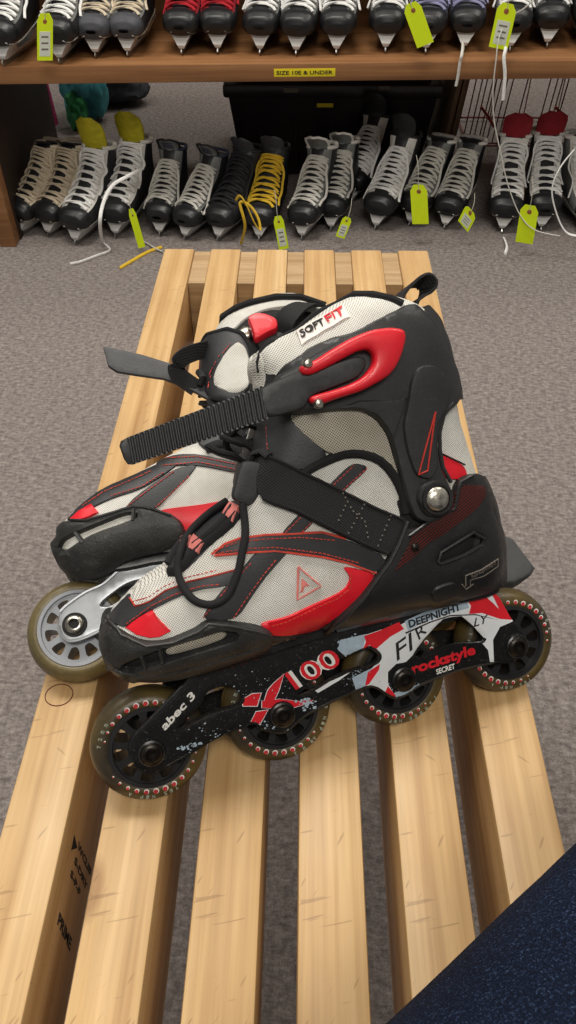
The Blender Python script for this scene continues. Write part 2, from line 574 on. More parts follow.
def inflate(fr, name, outline, Wf, lam, mat, parent, step=.0045, ridge=None):
    ov = round_poly([tuple(p[:2]) for p in outline])
    res = .0022
    xs = [p[0] for p in ov]; ys = [p[1] for p in ov]
    gx = np.arange(min(xs) - res * 2, max(xs) + res * 3, res); gy = np.arange(min(ys) - res * 2, max(ys) + res * 3, res)
    X, Y = np.meshgrid(gx, gy); ins = inside_np(X, Y, ov)
    ph = np.zeros(X.shape); k = (res / lam) ** 2
    for _ in range(1500):
        nb = np.zeros_like(ph); nb[1:-1, 1:-1] = ph[2:, 1:-1] + ph[:-2, 1:-1] + ph[1:-1, 2:] + ph[1:-1, :-2]
        ph = np.where(ins, (nb + k) / (4 + k), 0)
    P, T, D = triangulate(ov, step=step, insets=(.0007, .002, .004))
    top = []; bot = []
    for (u, v), d in zip(P, D):
        i = (u - gx[0]) / res; j = (v - gy[0]) / res; i0, j0 = int(i), int(j); fi, fj = i - i0, j - j0
        f = (ph[j0, i0] * (1 - fi) * (1 - fj) + ph[j0, i0 + 1] * fi * (1 - fj) + ph[j0 + 1, i0] * (1 - fi) * fj + ph[j0 + 1, i0 + 1] * fi * fj)
        f = min(f, 1)
        if d < .006: f = max(f, 1 - math.exp(-d / lam)) if d > 1e-6 else 0
        h = math.sqrt(max(0, 1 - (1 - f) ** 2)) * Wf(u, v)
        if d < 1e-6: h = 0.0003
        top.append(Vector((u, v, h))); bot.append(Vector((u, v, -h)))
    V, Fc = shell_mesh(top, bot, T)
    o = mk(name, V, Fc, mat, parent, True)
    fr.bvh = BVHTree.FromPolygons([tuple(v) for v in V], [tuple(f) for f in Fc])
    return o


def panel(fr, name, poly_px, mat, parent, thick=.001, lift=0.0, edge=.0015, holes=(), step=.0035, mirror=False, smooth_poly=True, wref=.04, mats=None, lines=()):
    pl = [tuple(p[:2]) for p in fr.poly(poly_px, wref)]
    if smooth_poly: pl = round_poly(pl)
    hl = [round_poly([tuple(p[:2]) for p in fr.poly(h, wref)]) for h in holes]
    P, T, D = triangulate(pl, holes=hl, step=step, insets=(edge * .5,) if edge < step else (edge * .4, edge))
    top = []; bot = []
    for (u, v), d in zip(P, D):
        loc, n = fr.hit((u, v, wref))
        f = 1 if d >= edge else .25 + .75 * math.sqrt(max(0, 1 - (1 - d / edge) ** 2))
        top.append(loc + n * (lift + thick * f)); bot.append(loc - n * .0012)
    V, Fc = shell_mesh(top, bot, T)
    if mirror:
        b = len(V); V = V + [Vector((p.x, p.y, -p.z)) for p in V]; Fc = Fc + [tuple(i + b for i in f[::-1]) for f in Fc]
    return mk(name, V, Fc, mat, parent, True)


def slab(fr, name, poly_px, w0, w1, mats, parent, holes=(), edge=.0012, step=.004, smooth_poly=True, decals=(), wref=None, dome=0.0, smooth_holes=True, both=False):
    """A plate standing between w0 and w1 with rounded top edges; decals = [(polygon px, material index)] printed on its face."""
    wr = w1 if wref is None else wref
    pl = [tuple(p[:2]) for p in fr.poly(poly_px, wr)]
    if smooth_poly: pl = round_poly(pl)
    hl = [[tuple(p[:2]) for p in fr.poly(h, wr)] for h in holes]
    if smooth_holes: hl = [round_poly(h) for h in hl]
    dl = [([tuple(p[:2]) for p in fr.poly(d, wr)], i) for d, i in decals]
    P, T, D = triangulate(pl, holes=hl, lines=[d for d, i in dl], step=step, insets=(edge * .4, edge))
    top = []; bot = []
    for (u, v), d in zip(P, D):
        f = 1 if d >= edge else math.sqrt(max(0, 1 - (1 - d / edge) ** 2))
        z = w1 - edge * .8 * (1 - f)
        if dome: z += dome * min(1, d / .006) ** .6
        top.append(Vector((u, v, z))); bot.append(Vector((u, v, w0)))
    V, Fc = shell_mesh(top, bot, T)
    idx = [0] * len(Fc)
    for k, t in enumerate(T):
        cx = sum(P[i][0] for i in t) / 3; cy = sum(P[i][1] for i in t) / 3
        for d, i in dl:
            if inside((cx, cy), d): idx[k] = i
    if both:
        b = len(V); V = V + [Vector((p.x, p.y, -p.z)) for p in V]; Fc = Fc + [tuple(i + b for i in f[::-1]) for f in Fc]; idx = idx + [0] * len(idx)
    return mk(name, V, Fc, mats, parent, True, idx)


def stitches(fr, name, lines, mat, parent, lift=.0015, pitch=.0026, dash=.0017, r=.00035):
    b = MB()
    for pl in lines:
        pts = fr.hline(pl, lift, .0009)
        acc = 0; seg = [pts[0]]
        for i in range(1, len(pts)):
            d = (pts[i] - pts[i - 1]).length; acc += d
            if acc % pitch < dash: seg.append(pts[i])
            else:
                if len(seg) > 1: b.tube([seg[0], seg[-1]], r, 4)
                seg = [pts[i]]
    return b.build(name, mat, parent, False)


def text_on(fr, name, body, p0, p1, ph, mat, parent, w=None, lift=.0006, thick=.0003, bold=0.0, surf=False, shear=0.0):
    """lettering from pixel p0 (baseline start) to p1 (baseline end), ph = top of the first letter"""
    V, Fc = text_mesh(body, bold, shear=shear)
    wr = .04 if surf else w
    a, b, c = fr.p(p0, wr), fr.p(p1, wr), fr.p(ph, wr)
    top = []
    for v in V:
        q = a + (b - a) * v.x + (c - a) * v.y
        if surf: top.append(fr.hit(q, lift)[0])
        else: top.append(Vector((q.x, q.y, w + thick)))
    bot = [v - Vector((0, 0, thick + .0004)) for v in top]
    VV, FF = shell_mesh(top, bot, Fc)
    return mk(name, VV, FF, mat, parent, False)


# ================================================================== SETTING
def rect_slab(name, x0, x1, y0, y1, z0, z1, mat, kind=None, parent=None):
    b = MB(); b.box(((x0 + x1) / 2, (y0 + y1) / 2, (z0 + z1) / 2), (x1 - x0, y1 - y0, z1 - z0)); o = b.build(name, mat, parent, False)
    if kind: tag(o, kind=kind)
    return o


rect_slab('floor', -3.2, 3.2, -2.2, 3.6, -.02, 0, MT['carpet'], 'structure')
MT['wallpaint'] = plain('grey_wall_paint', (120, 112, 104), .8, var=.08, bump=.1)
MT['ceil'] = plain('white_ceiling_tile', (214, 210, 202), .9, var=.05)
rect_slab('wall_back', -3.2, 3.2, 3.6, 3.7, -.02, 2.9, MT['wallpaint'], 'structure')
rect_slab('ceiling', -3.2, 3.2, -2.2, 3.7, 2.9, 2.95, MT['ceil'], 'structure')

# ---------------------------------------------------------------- bench: six boards on edge, spacer blocks between, legs
PIT, SW, ZB = .060, .0386, .45
YF, YN, HB = .931, -.62, .088
bench = tag(empty('slatted_bench', loc=(0, .155, 0)), 'varnished pine bench made of six boards on edge with gaps between', 'bench')
ymid = .155
for k in range(6):
    x = (k - 2.5) * PIT
    b = MB(); b.box((0, 0, 0), (SW, YF - YN, HB), ch=.0022)
    s = b.build('slat', MT['pine'], bench); s.location = (x, 0, ZB - HB / 2)
for k in range(5):
    x = (k - 2) * PIT
    for y0, y1 in ((.8477, .929), (YN + .002, YN + .085)):
        b = MB(); b.box((0, 0, 0), (PIT - SW - .0006, y1 - y0, .084), ch=.0008)
        s = b.build('spacer_block', MT['pine_side'], bench); s.location = (x, (y0 + y1) / 2 - ymid, ZB - .003 - .042)
for x in (-.118, .118):
    for y in (.74, -.5):
        b = MB(); b.box((0, 0, 0), (.038, .089, ZB - HB), ch=.002)
        s = b.build('leg', MT['pine_side'], bench); s.location = (x, y - ymid, (ZB - HB) / 2)
for y in (.74, -.5):
    b = MB(); b.box((0, 0, 0), (.19, .038, .07), ch=.002)
    s = b.build('crossbar', MT['pine_side'], bench); s.location = (0, y - ymid, ZB - HB - .045)
# grade stamps printed on the inner side of the left board
stamp = MB()


def side_text(body, px0, px1, pxh, xplane):
    V, Fc = text_mesh(body, .02)
    a, b_, c = at_x(px0, xplane), at_x(px1, xplane), at_x(pxh, xplane)
    pts = [a + (b_ - a) * v.x + (c - a) * v.y for v in V]
    pts = [Vector((xplane + .0003, p.y, p.z)) - Vector((0, ymid, 0)) for p in pts]
    mk('lettering', *shell_mesh(pts, [p - Vector((.0008, 0, 0)) for p in pts], Fc), MT['ink'], bench, False)


xp = -2.5 * PIT + SW / 2
side_text('PRIME', (57, 924), (69.5, 951), (59.5, 912), xp)
side_text('S-P-F', (70, 876), (79, 897), (71.5, 869), xp)
side_text('S-DRY', (74, 863), (86, 891), (75.5, 856), xp)
side_text('WCLIB', (77, 848), (90, 876), (78.5, 841), xp)
side_text('No2', (68, 1014), (74, 1032), (70, 1003), xp)
tri = [at_x(p, xp) - Vector((0, ymid, 0)) for p in ((71, 850), (74, 835), (77, 848))]
tri = [Vector((xp + .0003, p.y, p.z)) for p in tri]
stamp.add(*shell_mesh(tri, [p - Vector((.0008, 0, 0)) for p in tri], [(0, 1, 2)]))
stamp.build('grade_stamp', MT['ink'], bench, False)
b = MB(); q = at_z((59, 695), ZB + .0001)
b.tube([q + Vector((math.cos(a / 24 * 2 * math.pi) * .0095, math.sin(a / 24 * 2 * math.pi) * .0085, 0)) - Vector((0, ymid, 0)) for a in range(24)], .0004, 4, closed=True)
b.build('circled_knot', MT['reddark'], bench)

# ---------------------------------------------------------------- shelf unit
shelf = tag(empty('skate_shelf', loc=(-.72, 1.832, 0)), 'brown wooden shelf unit holding rows of ice skates', 'shelf')
shelf.rotation_euler = (0, 0, math.radians(2.6))
bpy.context.view_layer.update()
SHM = shelf.matrix_world.copy(); SHI = SHM.inverted()
ZS0, ZS1 = .3755, .411
MT['shelf_edge'] = MT['shelf_wood']


def part_box(name, x0, x1, y0, y1, z0, z1, mat, parent, ch=.002):
    b = MB(); b.box((0, 0, 0), (x1 - x0, y1 - y0, z1 - z0), ch=ch); o = b.build(name, mat, parent)
    o.location = ((x0 + x1) / 2, (y0 + y1) / 2, (z0 + z1) / 2); return o


part_box('shelf_board', -.3, 1.85, .0, .61, ZS0, ZS1, MT['shelf_wood'], shelf)
part_box('side_panel', -.04, 0, .0, .61, 0, ZS0, MT['shelf_wood'], shelf)
part_box('side_panel', 1.63, 1.67, .0, .61, 0, ZS0, MT['shelf_wood'], shelf)
part_box('back_panel', -.3, 1.75, .61, .62, ZS1 - .03, .95, MT['dark_wood'], shelf)
part_box('shelf_board', -.3, 1.75, .12, .61, .80, .835, MT['shelf_wood'], shelf)
part_box('dark_inner_sheet', .0, .004, .04, .606, 0.001, ZS0 - .001, MT['dark_wood'], shelf, .0005)  # dark brown sheet covering the left side panel's inner face
MT['yellow'] = plain('yellow_sticker', (232, 214, 30), .5, var=.05, bump=0)
lab = part_box('sticker', .0, .058, -.0008, 0, -.0045, .0045, MT['yellow'], shelf, .0001)
q = SHI @ at_y((304.5, 71.5), 1.8725); lab.location = (q.x, -.0004, q.z); lab.scale = (2.32, 1, 1.75)
V, Fc = text_mesh('SIZE 10E & UNDER', .02)
top = [Vector((q.x - .062 + v.x * .124, -.0012, q.z - .0038 + v.y * .0078)) for v in V]
mk('lettering', *shell_mesh(top, [p + Vector((0, .0006, 0)) for p in top], Fc), MT['ink'], lab, False).matrix_parent_inverse = Matrix()
for ch in list(lab.children):
    ch.parent = lab; ch.matrix_parent_inverse = (Matrix.Translation(lab.location) @ Matrix.Diagonal((*lab.scale, 1))).inverted()

# ---------------------------------------------------------------- storage tote behind the floor row
MT['tote'] = plain('dark_plastic_tote', (42, 36, 38), .35, var=.4, vscale=9)
MT['totetan'] = plain('brown_cardboard', (128, 104, 82), .8, var=.1)
MT['greylabel'] = plain('grey_paper_label', (120, 112, 104), .7, var=.1)
tote = tag(empty('storage_tote', loc=(.085, 2.45, 0)), 'large dark lidded tote standing under the shelf behind the skates', 'tote')
b = MB()
V = [(-.255, -.15, .0), (.255, -.15, 0), (.255, .15, 0), (-.255, .15, 0), (-.285, -.17, .215), (.285, -.17, .215), (.285, .17, .215), (-.285, .17, .215)]
b.add(V, [(0, 1, 2, 3), (4, 5, 6, 7), (0, 1, 5, 4), (1, 2, 6, 5), (2, 3, 7, 6), (3, 0, 4, 7)])
for x in (-.2, -.1, 0, .1, .2): b.box((x, -.158, .1), (.012, .012, .17), ch=.003)
b.build('body', MT['tote'], tote, False)
b = MB(); b.box((0, 0, .232), (.60, .36, .035), ch=.008); b.box((0, 0, .256), (.54, .30, .02), ch=.006); b.build('lid', MT['tote'], tote)
for px, m, dx, dz in (((325, 105), 'yellow', .045, .010), ((291, 90), 'greylabel', .04, .012), ((384, 88), 'greylabel', .03, .010)):
    q = at_y(px, 2.27) - Vector((.085, 2.45, 0)); b = MB(); b.box((q.x, -.182, q.z), (dx, .003, dz), ch=.0005); b.build('label', MT[m], tote)
# flattened cardboard box leaning beside the tote
b = MB(); b.box((0, 0, .17), (.012, .30, .33), ch=.001); b.box((.016, 0, .165), (.010, .29, .325), ch=.001); b.box((.03, .02, .15), (.008, .26, .29), ch=.001)
cb = b.build('cardboard_sheet', MT['totetan']); cb.location = (.395, 2.40, .004); cb.rotation_euler = (0, .10, 0)
tag(cb, 'brown flattened cardboard leaning at the right end of the dark tote', 'cardboard')

# ---------------------------------------------------------------- bag of clothes behind the left panel
MT['teal'] = plain('teal_fabric', (70, 150, 160), .8, var=.3, vscale=30)
MT['green'] = plain('green_fabric', (30, 110, 60), .8, var=.3, vscale=30)
MT['pink'] = plain('pink_fabric', (206, 70, 130), .8, var=.2)
MT['greyblack'] = plain('dark_grey_fabric', (48, 50, 56), .8, var=.3)


def blob(name, c, r, mat, parent, seed, amp=.35, sub=4):
    bm = bmesh.new(); bmesh.ops.create_icosphere(bm, subdivisions=sub, radius=1)
    for v in bm.verts:
        n = noise.noise(v.co * 1.7 + Vector((seed, 0, 0))) + .5 * noise.noise(v.co * 4 + Vector((0, seed, 0)))
        v.co = v.co * (1 + amp * n)
        v.co = Vector((v.co.x * r[0], v.co.y * r[1], max(v.co.z * r[2], -r[2] * .98)))
    bm.verts.index_update(); V = [v.co.copy() for v in bm.verts]; Fc = [[v.index for v in f.verts] for f in bm.faces]; bm.free()
    o = mk(name, V, Fc, mat, parent); o.location = c; return o


bagp = at_z((70, 122), 0)
bag = tag(empty('clothes_bag', loc=bagp), 'teal green and pink bundled bag on the carpet behind the shelf panel', 'bag')
blob('bag_body', (.06, .02, .13), (.075, .09, .14), MT['teal'], bag, 1.0)
blob('bag_pocket', (.045, -.06, .06), (.035, .05, .06), MT['green'], bag, 3.0)
b = MB(); b.tube(catmull([(-.025, -.08, .02), (-.028, -.085, .10), (-.03, -.085, .18), (-.02, -.05, .26), (.03, .0, .27)], 6), .010, 8); b.build('trim', MT['pink'], bag)
b = MB()
o = blob('knit_cap', tuple(at_z((114, 104), 0) + Vector((0, 0, .062))), (.13, .085, .06), MT['greyblack'], None, 6.0, .2)
tag(o, 'dark grey cap lying on the carpet behind the shelf', 'cap')

# ---------------------------------------------------------------- wire rack at the right
MT['wire'] = plain('dark_red_brown_wire', (124, 76, 70), .5, .2)
MT['wirered'] = plain('red_wire', (190, 84, 64), .5, .1)
rack = tag(empty('wire_rack', loc=(.68, 2.55, 0)), 'open wire basket with thin upright brown wires behind the floor skates', 'rack')
b = MB()
xs = [476, 482, 487, 492.5, 496, 501, 507, 512.5, 527, 548, 555, 560, 566]
for i, x in enumerate(xs):
    y = 2.50 + (.0 if i % 2 else .02)
    p = at_y((x, 95), y) - Vector((.68, 2.55, 0)); bx = p.x - .02 * (1 if i < 9 else .6)
    b.tube([(bx, y - 2.55, .01), (p.x + .008, y - 2.55, .38)], .0022, 6)
for z in (.012, .37):
    for y in (-.05, -.03, .2): b.tube([(-.16, y, z), (.17, y, z)], .003, 6)
    for x in (-.16, .17): b.tube([(x, -.05, z), (x, .2, z)], .003, 6)
for x in (-.16, -.05, .06, .17): b.tube([(x, .2, .01), (x, .2, .38)], .0022, 6)
b.build('wire_frame', MT['wire'], rack)
for p0, p1 in (((481, 107), (494, 127)), ((555, 107), (566, 120))):
    q0 = at_y(p0, 2.47) - Vector((.68, 2.55, 0)); q1 = at_y(p1, 2.47) - Vector((.68, 2.55, 0))
    b = MB(); b.tube([q0, q0.lerp(q1, .5) + Vector((0, 0, .003)), q1], .006, 8, flat=.5); b.build('clip', MT['wirered'], rack)

# ---------------------------------------------------------------- seated person's leg in jeans
leg = MB()
pts = [(-.12, -.17, .54), (-.02, -.085, .545), (.08, -.01, .552), (.165, .065, .558), (.24, .126, .558), (.30, .19, .51), (.335, .20, .42), (.35, .185, .30), (.37, .15, .18), (.373, .145, .10)]
rad = [.095, .092, .084, .076, .073, .070, .064, .060, .056, .056]
cp = catmull(pts, 10)
rr = []
for i in range(len(cp)):
    t = i / (len(cp) - 1) * (len(rad) - 1); k = min(int(t), len(rad) - 2); rr.append(rad[k] + (rad[k + 1] - rad[k]) * (t - k))
leg.tube(cp, rr, 40, up=(0, 0, 1))
V = []
for v in leg.V:
    n = noise.noise(Vector(v) * 14) * .004 + noise.noise(Vector((v.x * 40 + v.y * 30, v.y * 12, v.z * 30))) * .0022
    V.append(v + Vector((n, n * .6, n)))
person = tag(empty('person', loc=(.373, .145, 0)), 'seated person of whom only one knee in dark blue jeans shows', 'person')
o = mk('jeans', [v - Vector((.373, .145, 0)) for v in V], leg.F, MT['denim'], person)
sh = MB(); sh.tube(catmull([(0, -.07, .04), (0, 0, .045), (0, .08, .04), (.0, .15, .03), (0, .19, .025)], 5), [.036, .036, .037, .037, .038, .038, .04, .04, .04, .04, .042, .042, .042, .042, .04, .04, .038, .035, .03, .025, .012], 16, flat=.75)
sk = MB(); sk.tube([(0, 0, .05), (0, 0, .12)], .04, 16); sk.build('sock', MT['greyblack'], person)
sh.build('shoe', MT['rubber'], person)
for ch in person.children: ch.rotation_euler = (0, 0, 0)


# ================================================================== INLINE SKATES
SP = .0815          # axle spacing


def wheel(fr, parent, k, tyre, hubm, dots=True, hubr=.0245, rot0=0.0, R=.0358):
    c = Vector((SP * k, 0, 0))
    b = MB()
    prof = [(hubr, -.0095), (hubr + .002, -.0105), (R - .006, -.0105), (R - .0028, -.008), (R - .0008, -.004), (R, 0), (R - .0008, .004), (R - .0028, .008), (R - .006, .0105), (hubr + .002, .0105), (hubr, .0095)]
    b.lathe(prof, 56)
    w = b.build('wheel', tyre, parent); w.location = c
    # hub: a disc with ten slots, an outer rim, and a bearing seat
    n = 10; ri, ro = .0135, .0218
    outer = [(math.cos(a) * (hubr + .0004), math.sin(a) * (hubr + .0004)) for a in np.linspace(0, 2 * math.pi, 48, endpoint=False)]
    holes = []
    for i in range(n):
        a0 = rot0 + 2 * math.pi * i / n; hw = math.pi / n
        pl = [(ri * math.cos(a0 - hw * .52), ri * math.sin(a0 - hw * .52)), (ro * math.cos(a0 - hw * .68), ro * math.sin(a0 - hw * .68)),
              (ro * 1.02 * math.cos(a0), ro * 1.02 * math.sin(a0)), (ro * math.cos(a0 + hw * .68), ro * math.sin(a0 + hw * .68)), (ri * math.cos(a0 + hw * .52), ri * math.sin(a0 + hw * .52))]
        holes.append(round_poly(pl))
    P, T, D = triangulate(outer, holes=holes, step=.004)
    V, Fc = shell_mesh([Vector((x, y, .0085)) for x, y in P], [Vector((x, y, -.0085)) for x, y in P], T)
    hb = MB(); hb.add(V, Fc)
    hb.lathe([(hubr - .0022, .008), (hubr - .0018, .0108), (hubr + .0006, .0108), (hubr + .001, .009)], 48)
    hb.lathe([(hubr - .0022, -.008), (hubr - .0018, -.0108), (hubr + .0006, -.0108), (hubr + .001, -.009)], 48)
    hb.lathe([(.006, .0125), (.0105, .0125), (.0118, .008)], 32); hb.lathe([(.006, -.0125), (.0105, -.0125), (.0118, -.008)], 32)
    h = hb.build('hub', hubm, w)
    if dots:
        db = MB(); wb = MB()
        rr = (hubr + R - .005) / 2
        for i in range(30):
            a = 2 * math.pi * i / 30; s_ = .00030 + .00130 * (0.5 + 0.5 * math.cos(2 * a + math.pi + .5 * k))
            cx, cy = rr * math.cos(a), rr * math.sin(a)
            if s_ < .0005: continue
            wb.add([(cx + .0003 + s_ * math.cos(t) * 1.15, cy + .0003 + s_ * math.sin(t) * 1.15, .01062) for t in np.linspace(0, 2 * math.pi, 10, endpoint=False)] + [(cx, cy, .0106)], [(j, (j + 1) % 10, 10) for j in range(10)])
            db.add([(cx + s_ * math.cos(t) * .9, cy + s_ * math.sin(t) * .9, .01078) for t in np.linspace(0, 2 * math.pi, 10, endpoint=False)] + [(cx, cy, .0108)], [(j, (j + 1) % 10, 10) for j in range(10)])
        wb.build('dot_outline', MT['white'], w, False); db.build('dot_print', MT['wheelred'], w, False)
        tb = MB()
        for word, ac, span in (('TES NIP A', -math.pi * .55, .95), ('80A', -math.pi * .42 + (.1 if k == 1 else 1.6), .42), ('72mm', -math.pi * .32 if k == 2 else 2.6, .45)):
            if k == 1 and word == 'TES NIP A': ac = -.45
            L = list(word)
            for i, ch in enumerate(L):
                if ch == ' ': continue
                a = ac + span * (i / (len(L) - 1) - .5) * -1.0
                V, Fc = text_mesh(ch, .03, 2)
                er = Vector((math.cos(a), math.sin(a), 0)); et = Vector((er.y, -er.x, 0))
                base = er * (R - .0065)
                tb.add([base + et * ((v.x - .5) * .0018) + er * (v.y * .0023) + Vector((0, 0, .0107)) for v in V], Fc)
        tb.build('lettering', MT['greygreen'], w, False)
    return w


def bolt(fr, parent, k, w, m, r=.0062, name='axle_bolt'):
    b = MB(); b.lathe([(0.0001, -.001), (r, -.001), (r, .0022), (r - .001, .0032), (.0036, .0034), (.0032, .0010), (.0001, .0008)], 24)
    o = b.build(name, m, parent); o.location = (SP * k, 0, w); return o


def back_half(fr, parent, m):
    pass


# ---------------------------------------------------------------- NEAR SKATE
NEAR_C = (-0.08173449, 0.22787011, 0.4797)
NEAR_M = ((0.94425518, -0.20667692, 0.25625536), (0.32920278, 0.59932757, -0.72967938), (-0.00277301, 0.77336351, 0.63395678))
near = Frame(NEAR_C, NEAR_M)
ns = empty('inline_skate', near.mat)
tag(ns, 'red and black inline skate with black graphic frame leaning in front of the other', 'inline skate', None)

body_px = [(104, 644), (105, 628), (109, 616), (118, 605), (131, 592), (140, 582), (152, 574), (165, 567), (180, 549), (200, 528), (218, 512), (232, 500), (238, 482), (243, 462), (249, 442), (255, 422),
           (258, 402), (257, 385), (254, 366), (257, 352), (266, 344), (281, 337), (297, 330), (316, 316), (335, 303), (355, 297), (372, 297), (391, 301), (408, 309), (423, 325), (428, 344), (435, 370), (441, 395),
           (442, 409), (448, 427), (456, 450), (459, 466), (466, 476), (475, 490), (478, 511), (483, 523), (487, 536), (489, 565), (488, 583), (466, 589), (436, 596), (377, 610), (330, 620), (300, 627), (250, 645), (205, 660), (175, 669), (150, 672), (132, 671), (117, 664), (109, 655)]


def near_w(u, v):
    # half width of the boot: toe box, instep, ankle, cuff
    t = min(max(v / .24, 0), 1)
    low = .040 + .006 * math.exp(-((u - .05) / .05) ** 2) - .004 * max(0, (u - .16) / .09)
    up = .044 + .003 * math.exp(-((v - .2) / .05) ** 2)
    return low * (1 - t) + up * t


inflate(near, 'boot', near.poly(body_px), near_w, .018, MT['mesh'], ns)

# sole plate between boot and frame
slab(near, 'sole_plate', [(112, 662), (150, 680), (190, 678), (250, 660), (300, 643), (377, 622), (435, 608), (497, 595), (499, 578), (440, 588), (370, 602), (300, 620), (230, 640), (150, 656)], -.024, .024, MT['black'], ns, edge=.002, wref=.02)

# collar and instep lining (dark)
panel(near, 'tongue', [(232, 492), (238, 462), (244, 440), (251, 418), (257, 398), (256, 372), (254, 358), (262, 351), (275, 352), (282, 372), (286, 398), (300, 426), (331, 456), (309, 470), (285, 470), (262, 480)], MT['leather'], ns, .0022, mirror=False)
panel(near, 'tongue_mesh', [(256, 372), (255, 358), (262, 352), (268, 360), (268, 388), (258, 392)], MT['mesh'], ns, .0008, lift=.0023)
panel(near, 'ankle_padding', [(288, 410), (320, 407), (358, 408), (374, 418), (386, 434), (394, 462), (400, 482), (390, 470), (372, 456), (350, 452), (330, 456), (308, 440), (292, 424)], MT['mesh2'], ns, .003)
# liner above the cuff
panel(near, 'liner', [(262, 352), (280, 341), (297, 333), (316, 319), (335, 306), (355, 300), (372, 300), (391, 304), (401, 311), (384, 322), (350, 340), (322, 350), (302, 362), (285, 376), (268, 376), (262, 364)], MT['mesh'], ns, .003, mirror=True)
b = MB(); b.tube([near.hpx(p, .001) for p in [(262, 372), (261, 362), (264, 351), (272, 343), (281, 337), (297, 329), (316, 316), (335, 302), (355, 296), (372, 296), (391, 300), (402, 305)]], .0024, 8); b.build('collar_piping', MT['piping'], ns)

# leather overlays
OV = [
    [(108, 617), (117, 606), (131, 592), (130.5, 600), (134, 606), (150, 601), (166, 590), (189, 581), (218, 573.5), (242, 567), (243, 579), (223, 587), (202, 589), (176, 598), (152, 610), (140, 617), (126, 628), (114, 624)],
    [(199, 620), (220, 592), (236, 575), (262, 545), (296, 543), (267, 575), (252, 596), (236, 620)],
    [(212, 556), (225, 545), (240, 539), (264, 535.5), (300, 533.5), (322, 532.5), (345, 539), (388, 557), (376, 574), (348, 562), (322, 556), (275, 550), (244, 552)],
    [(352, 462), (370, 467), (348, 487), (324, 511), (300, 536), (278, 537), (296, 517), (325, 489)],
]
for i, pl in enumerate(OV): panel(near, 'leather_overlay', pl, MT['leather'], ns, .0011, lift=.0004 if i else .0002, edge=.0008)
panel(near, 'lace_bed', [(234, 500), (216, 511), (198, 527), (178, 549), (167, 566), (172, 576), (182, 574), (200, 557), (226, 529), (246, 512), (244, 504)], MT['leather'], ns, .0010, lift=.0003)
panel(near, 'toe_patch', [(125, 627.5), (139, 617), (152.5, 609.5), (158, 618), (171, 631), (160, 637), (149.7, 638), (137, 635)], MT['red'], ns, .0009, lift=.0002, edge=.0008, smooth_poly=False)
panel(near, 'side_patch', [(341, 565), (376, 573), (369, 585), (360, 596), (341, 613), (319, 630), (274, 637), (262, 628), (260.5, 622.5), (286, 617), (313, 604), (336, 594), (346, 587), (350, 577)], MT['red'], ns, .0012, lift=.0003, edge=.0008)
ORG = [[(212, 555), (225, 544.5), (240, 538.5), (264, 535), (300, 533), (322, 532), (345, 538.5)], [(215, 556), (244, 552.5), (275, 550.5), (322, 556.5), (348, 562.5), (376, 573)],
       [(131, 599), (136, 607), (150, 602.5), (166, 591.5), (189, 582), (218, 574.5), (240, 568.5)]]
b = MB()
for l in ORG: b.tube(near.hline(l, .0012), .0008, 5, flat=.6)
b.build('orange_binding', MT['stitch'], ns)
stitches(near, 'stitching', [[(215, 551), (240, 542), (264, 539), (300, 537), (335, 540)], [(218, 554), (245, 548.5), (275, 547), (322, 553), (360, 563)],
                             [(134, 603), (150, 598), (166, 587), (189, 577.5), (218, 570)], [(128, 624), (152, 606.5), (176, 594.5), (202, 586), (222, 584)],
                             [(203, 617), (223, 592), (239, 575), (255, 558)], [(233, 617), (250, 592), (264, 573), (278, 556)],
                             [(353, 465), (328, 489), (300, 517), (282, 535)], [(366, 468), (346, 486), (322, 510), (300, 533)],
                             [(350, 573), (349, 588), (336, 598), (313, 608), (286, 621), (268, 626)], [(154, 612), (160, 620), (168, 629)], [(268, 424), (269, 456)]],
         MT['stitch'], ns, .0019)
# triangle mark
b = MB()
for k in (0, 1):
    q = [(298, 566.5), (321, 586), (297, 599.5)] if k == 0 else [(301, 573), (314, 586), (301, 592)]
    if k == 0: b.tube(near.hline(q + [q[0]], .0009), .0007, 4, flat=.5)
b.build('triangle_mark', MT['pinkred'], ns)
panel(near, 'triangle_mark', [(302, 578), (310, 586), (305, 586.5), (303, 592), (300, 593), (301.5, 587), (301, 583)], MT['pinkred'], ns, .0005, edge=.0003, smooth_poly=False)

panel(near, 'ankle_backing', [(395, 498), (425, 498), (436, 520), (425, 540), (400, 562), (384, 562), (394, 538), (401, 516)], MT['dark'], ns, .0006, lift=.0002)
panel(near, 'sole_edge', [(258, 640), (268, 634), (276, 636), (300, 633), (330, 625), (332, 640), (280, 652), (252, 658)], MT['rubber'], ns, .0014, lift=.0006)
# toe cap
capp = [(105, 640), (105, 628), (110, 617), (117, 626), (126, 632), (138, 638), (148, 640.5), (162, 640), (173, 636.5), (186, 631), (196, 626.5), (203, 621), (211, 618), (230, 620.5), (250, 623), (266, 627), (274, 635), (270, 646), (250, 655), (230, 661), (205, 669), (175, 677.5), (150, 680), (132, 679), (116, 671), (106, 657)]
slotp = [(124, 664), (145.5, 655), (166, 647.5), (201, 637.5), (221, 630.5), (237, 632.5), (229, 638), (201, 646.5), (173, 655), (145.5, 663.5), (126, 668)]
panel(near, 'toe_cap', capp, MT['rubber'], ns, .0055, edge=.004, holes=[slotp], mirror=True)
panel(near, 'dark_vent_sheet', [(120, 667), (144, 653), (166, 645), (201, 635), (221, 628), (240, 631), (229, 640), (201, 649), (173, 658), (145, 667)], MT['dark'], ns, .0006)  # black sheet added behind the toe slot so it reads dark
panel(near, 'vent_mesh', [(165, 648), (201, 637), (221, 631), (227, 633), (222, 639), (201, 646), (168, 655)], MT['mesh2'], ns, .0012, lift=.001)
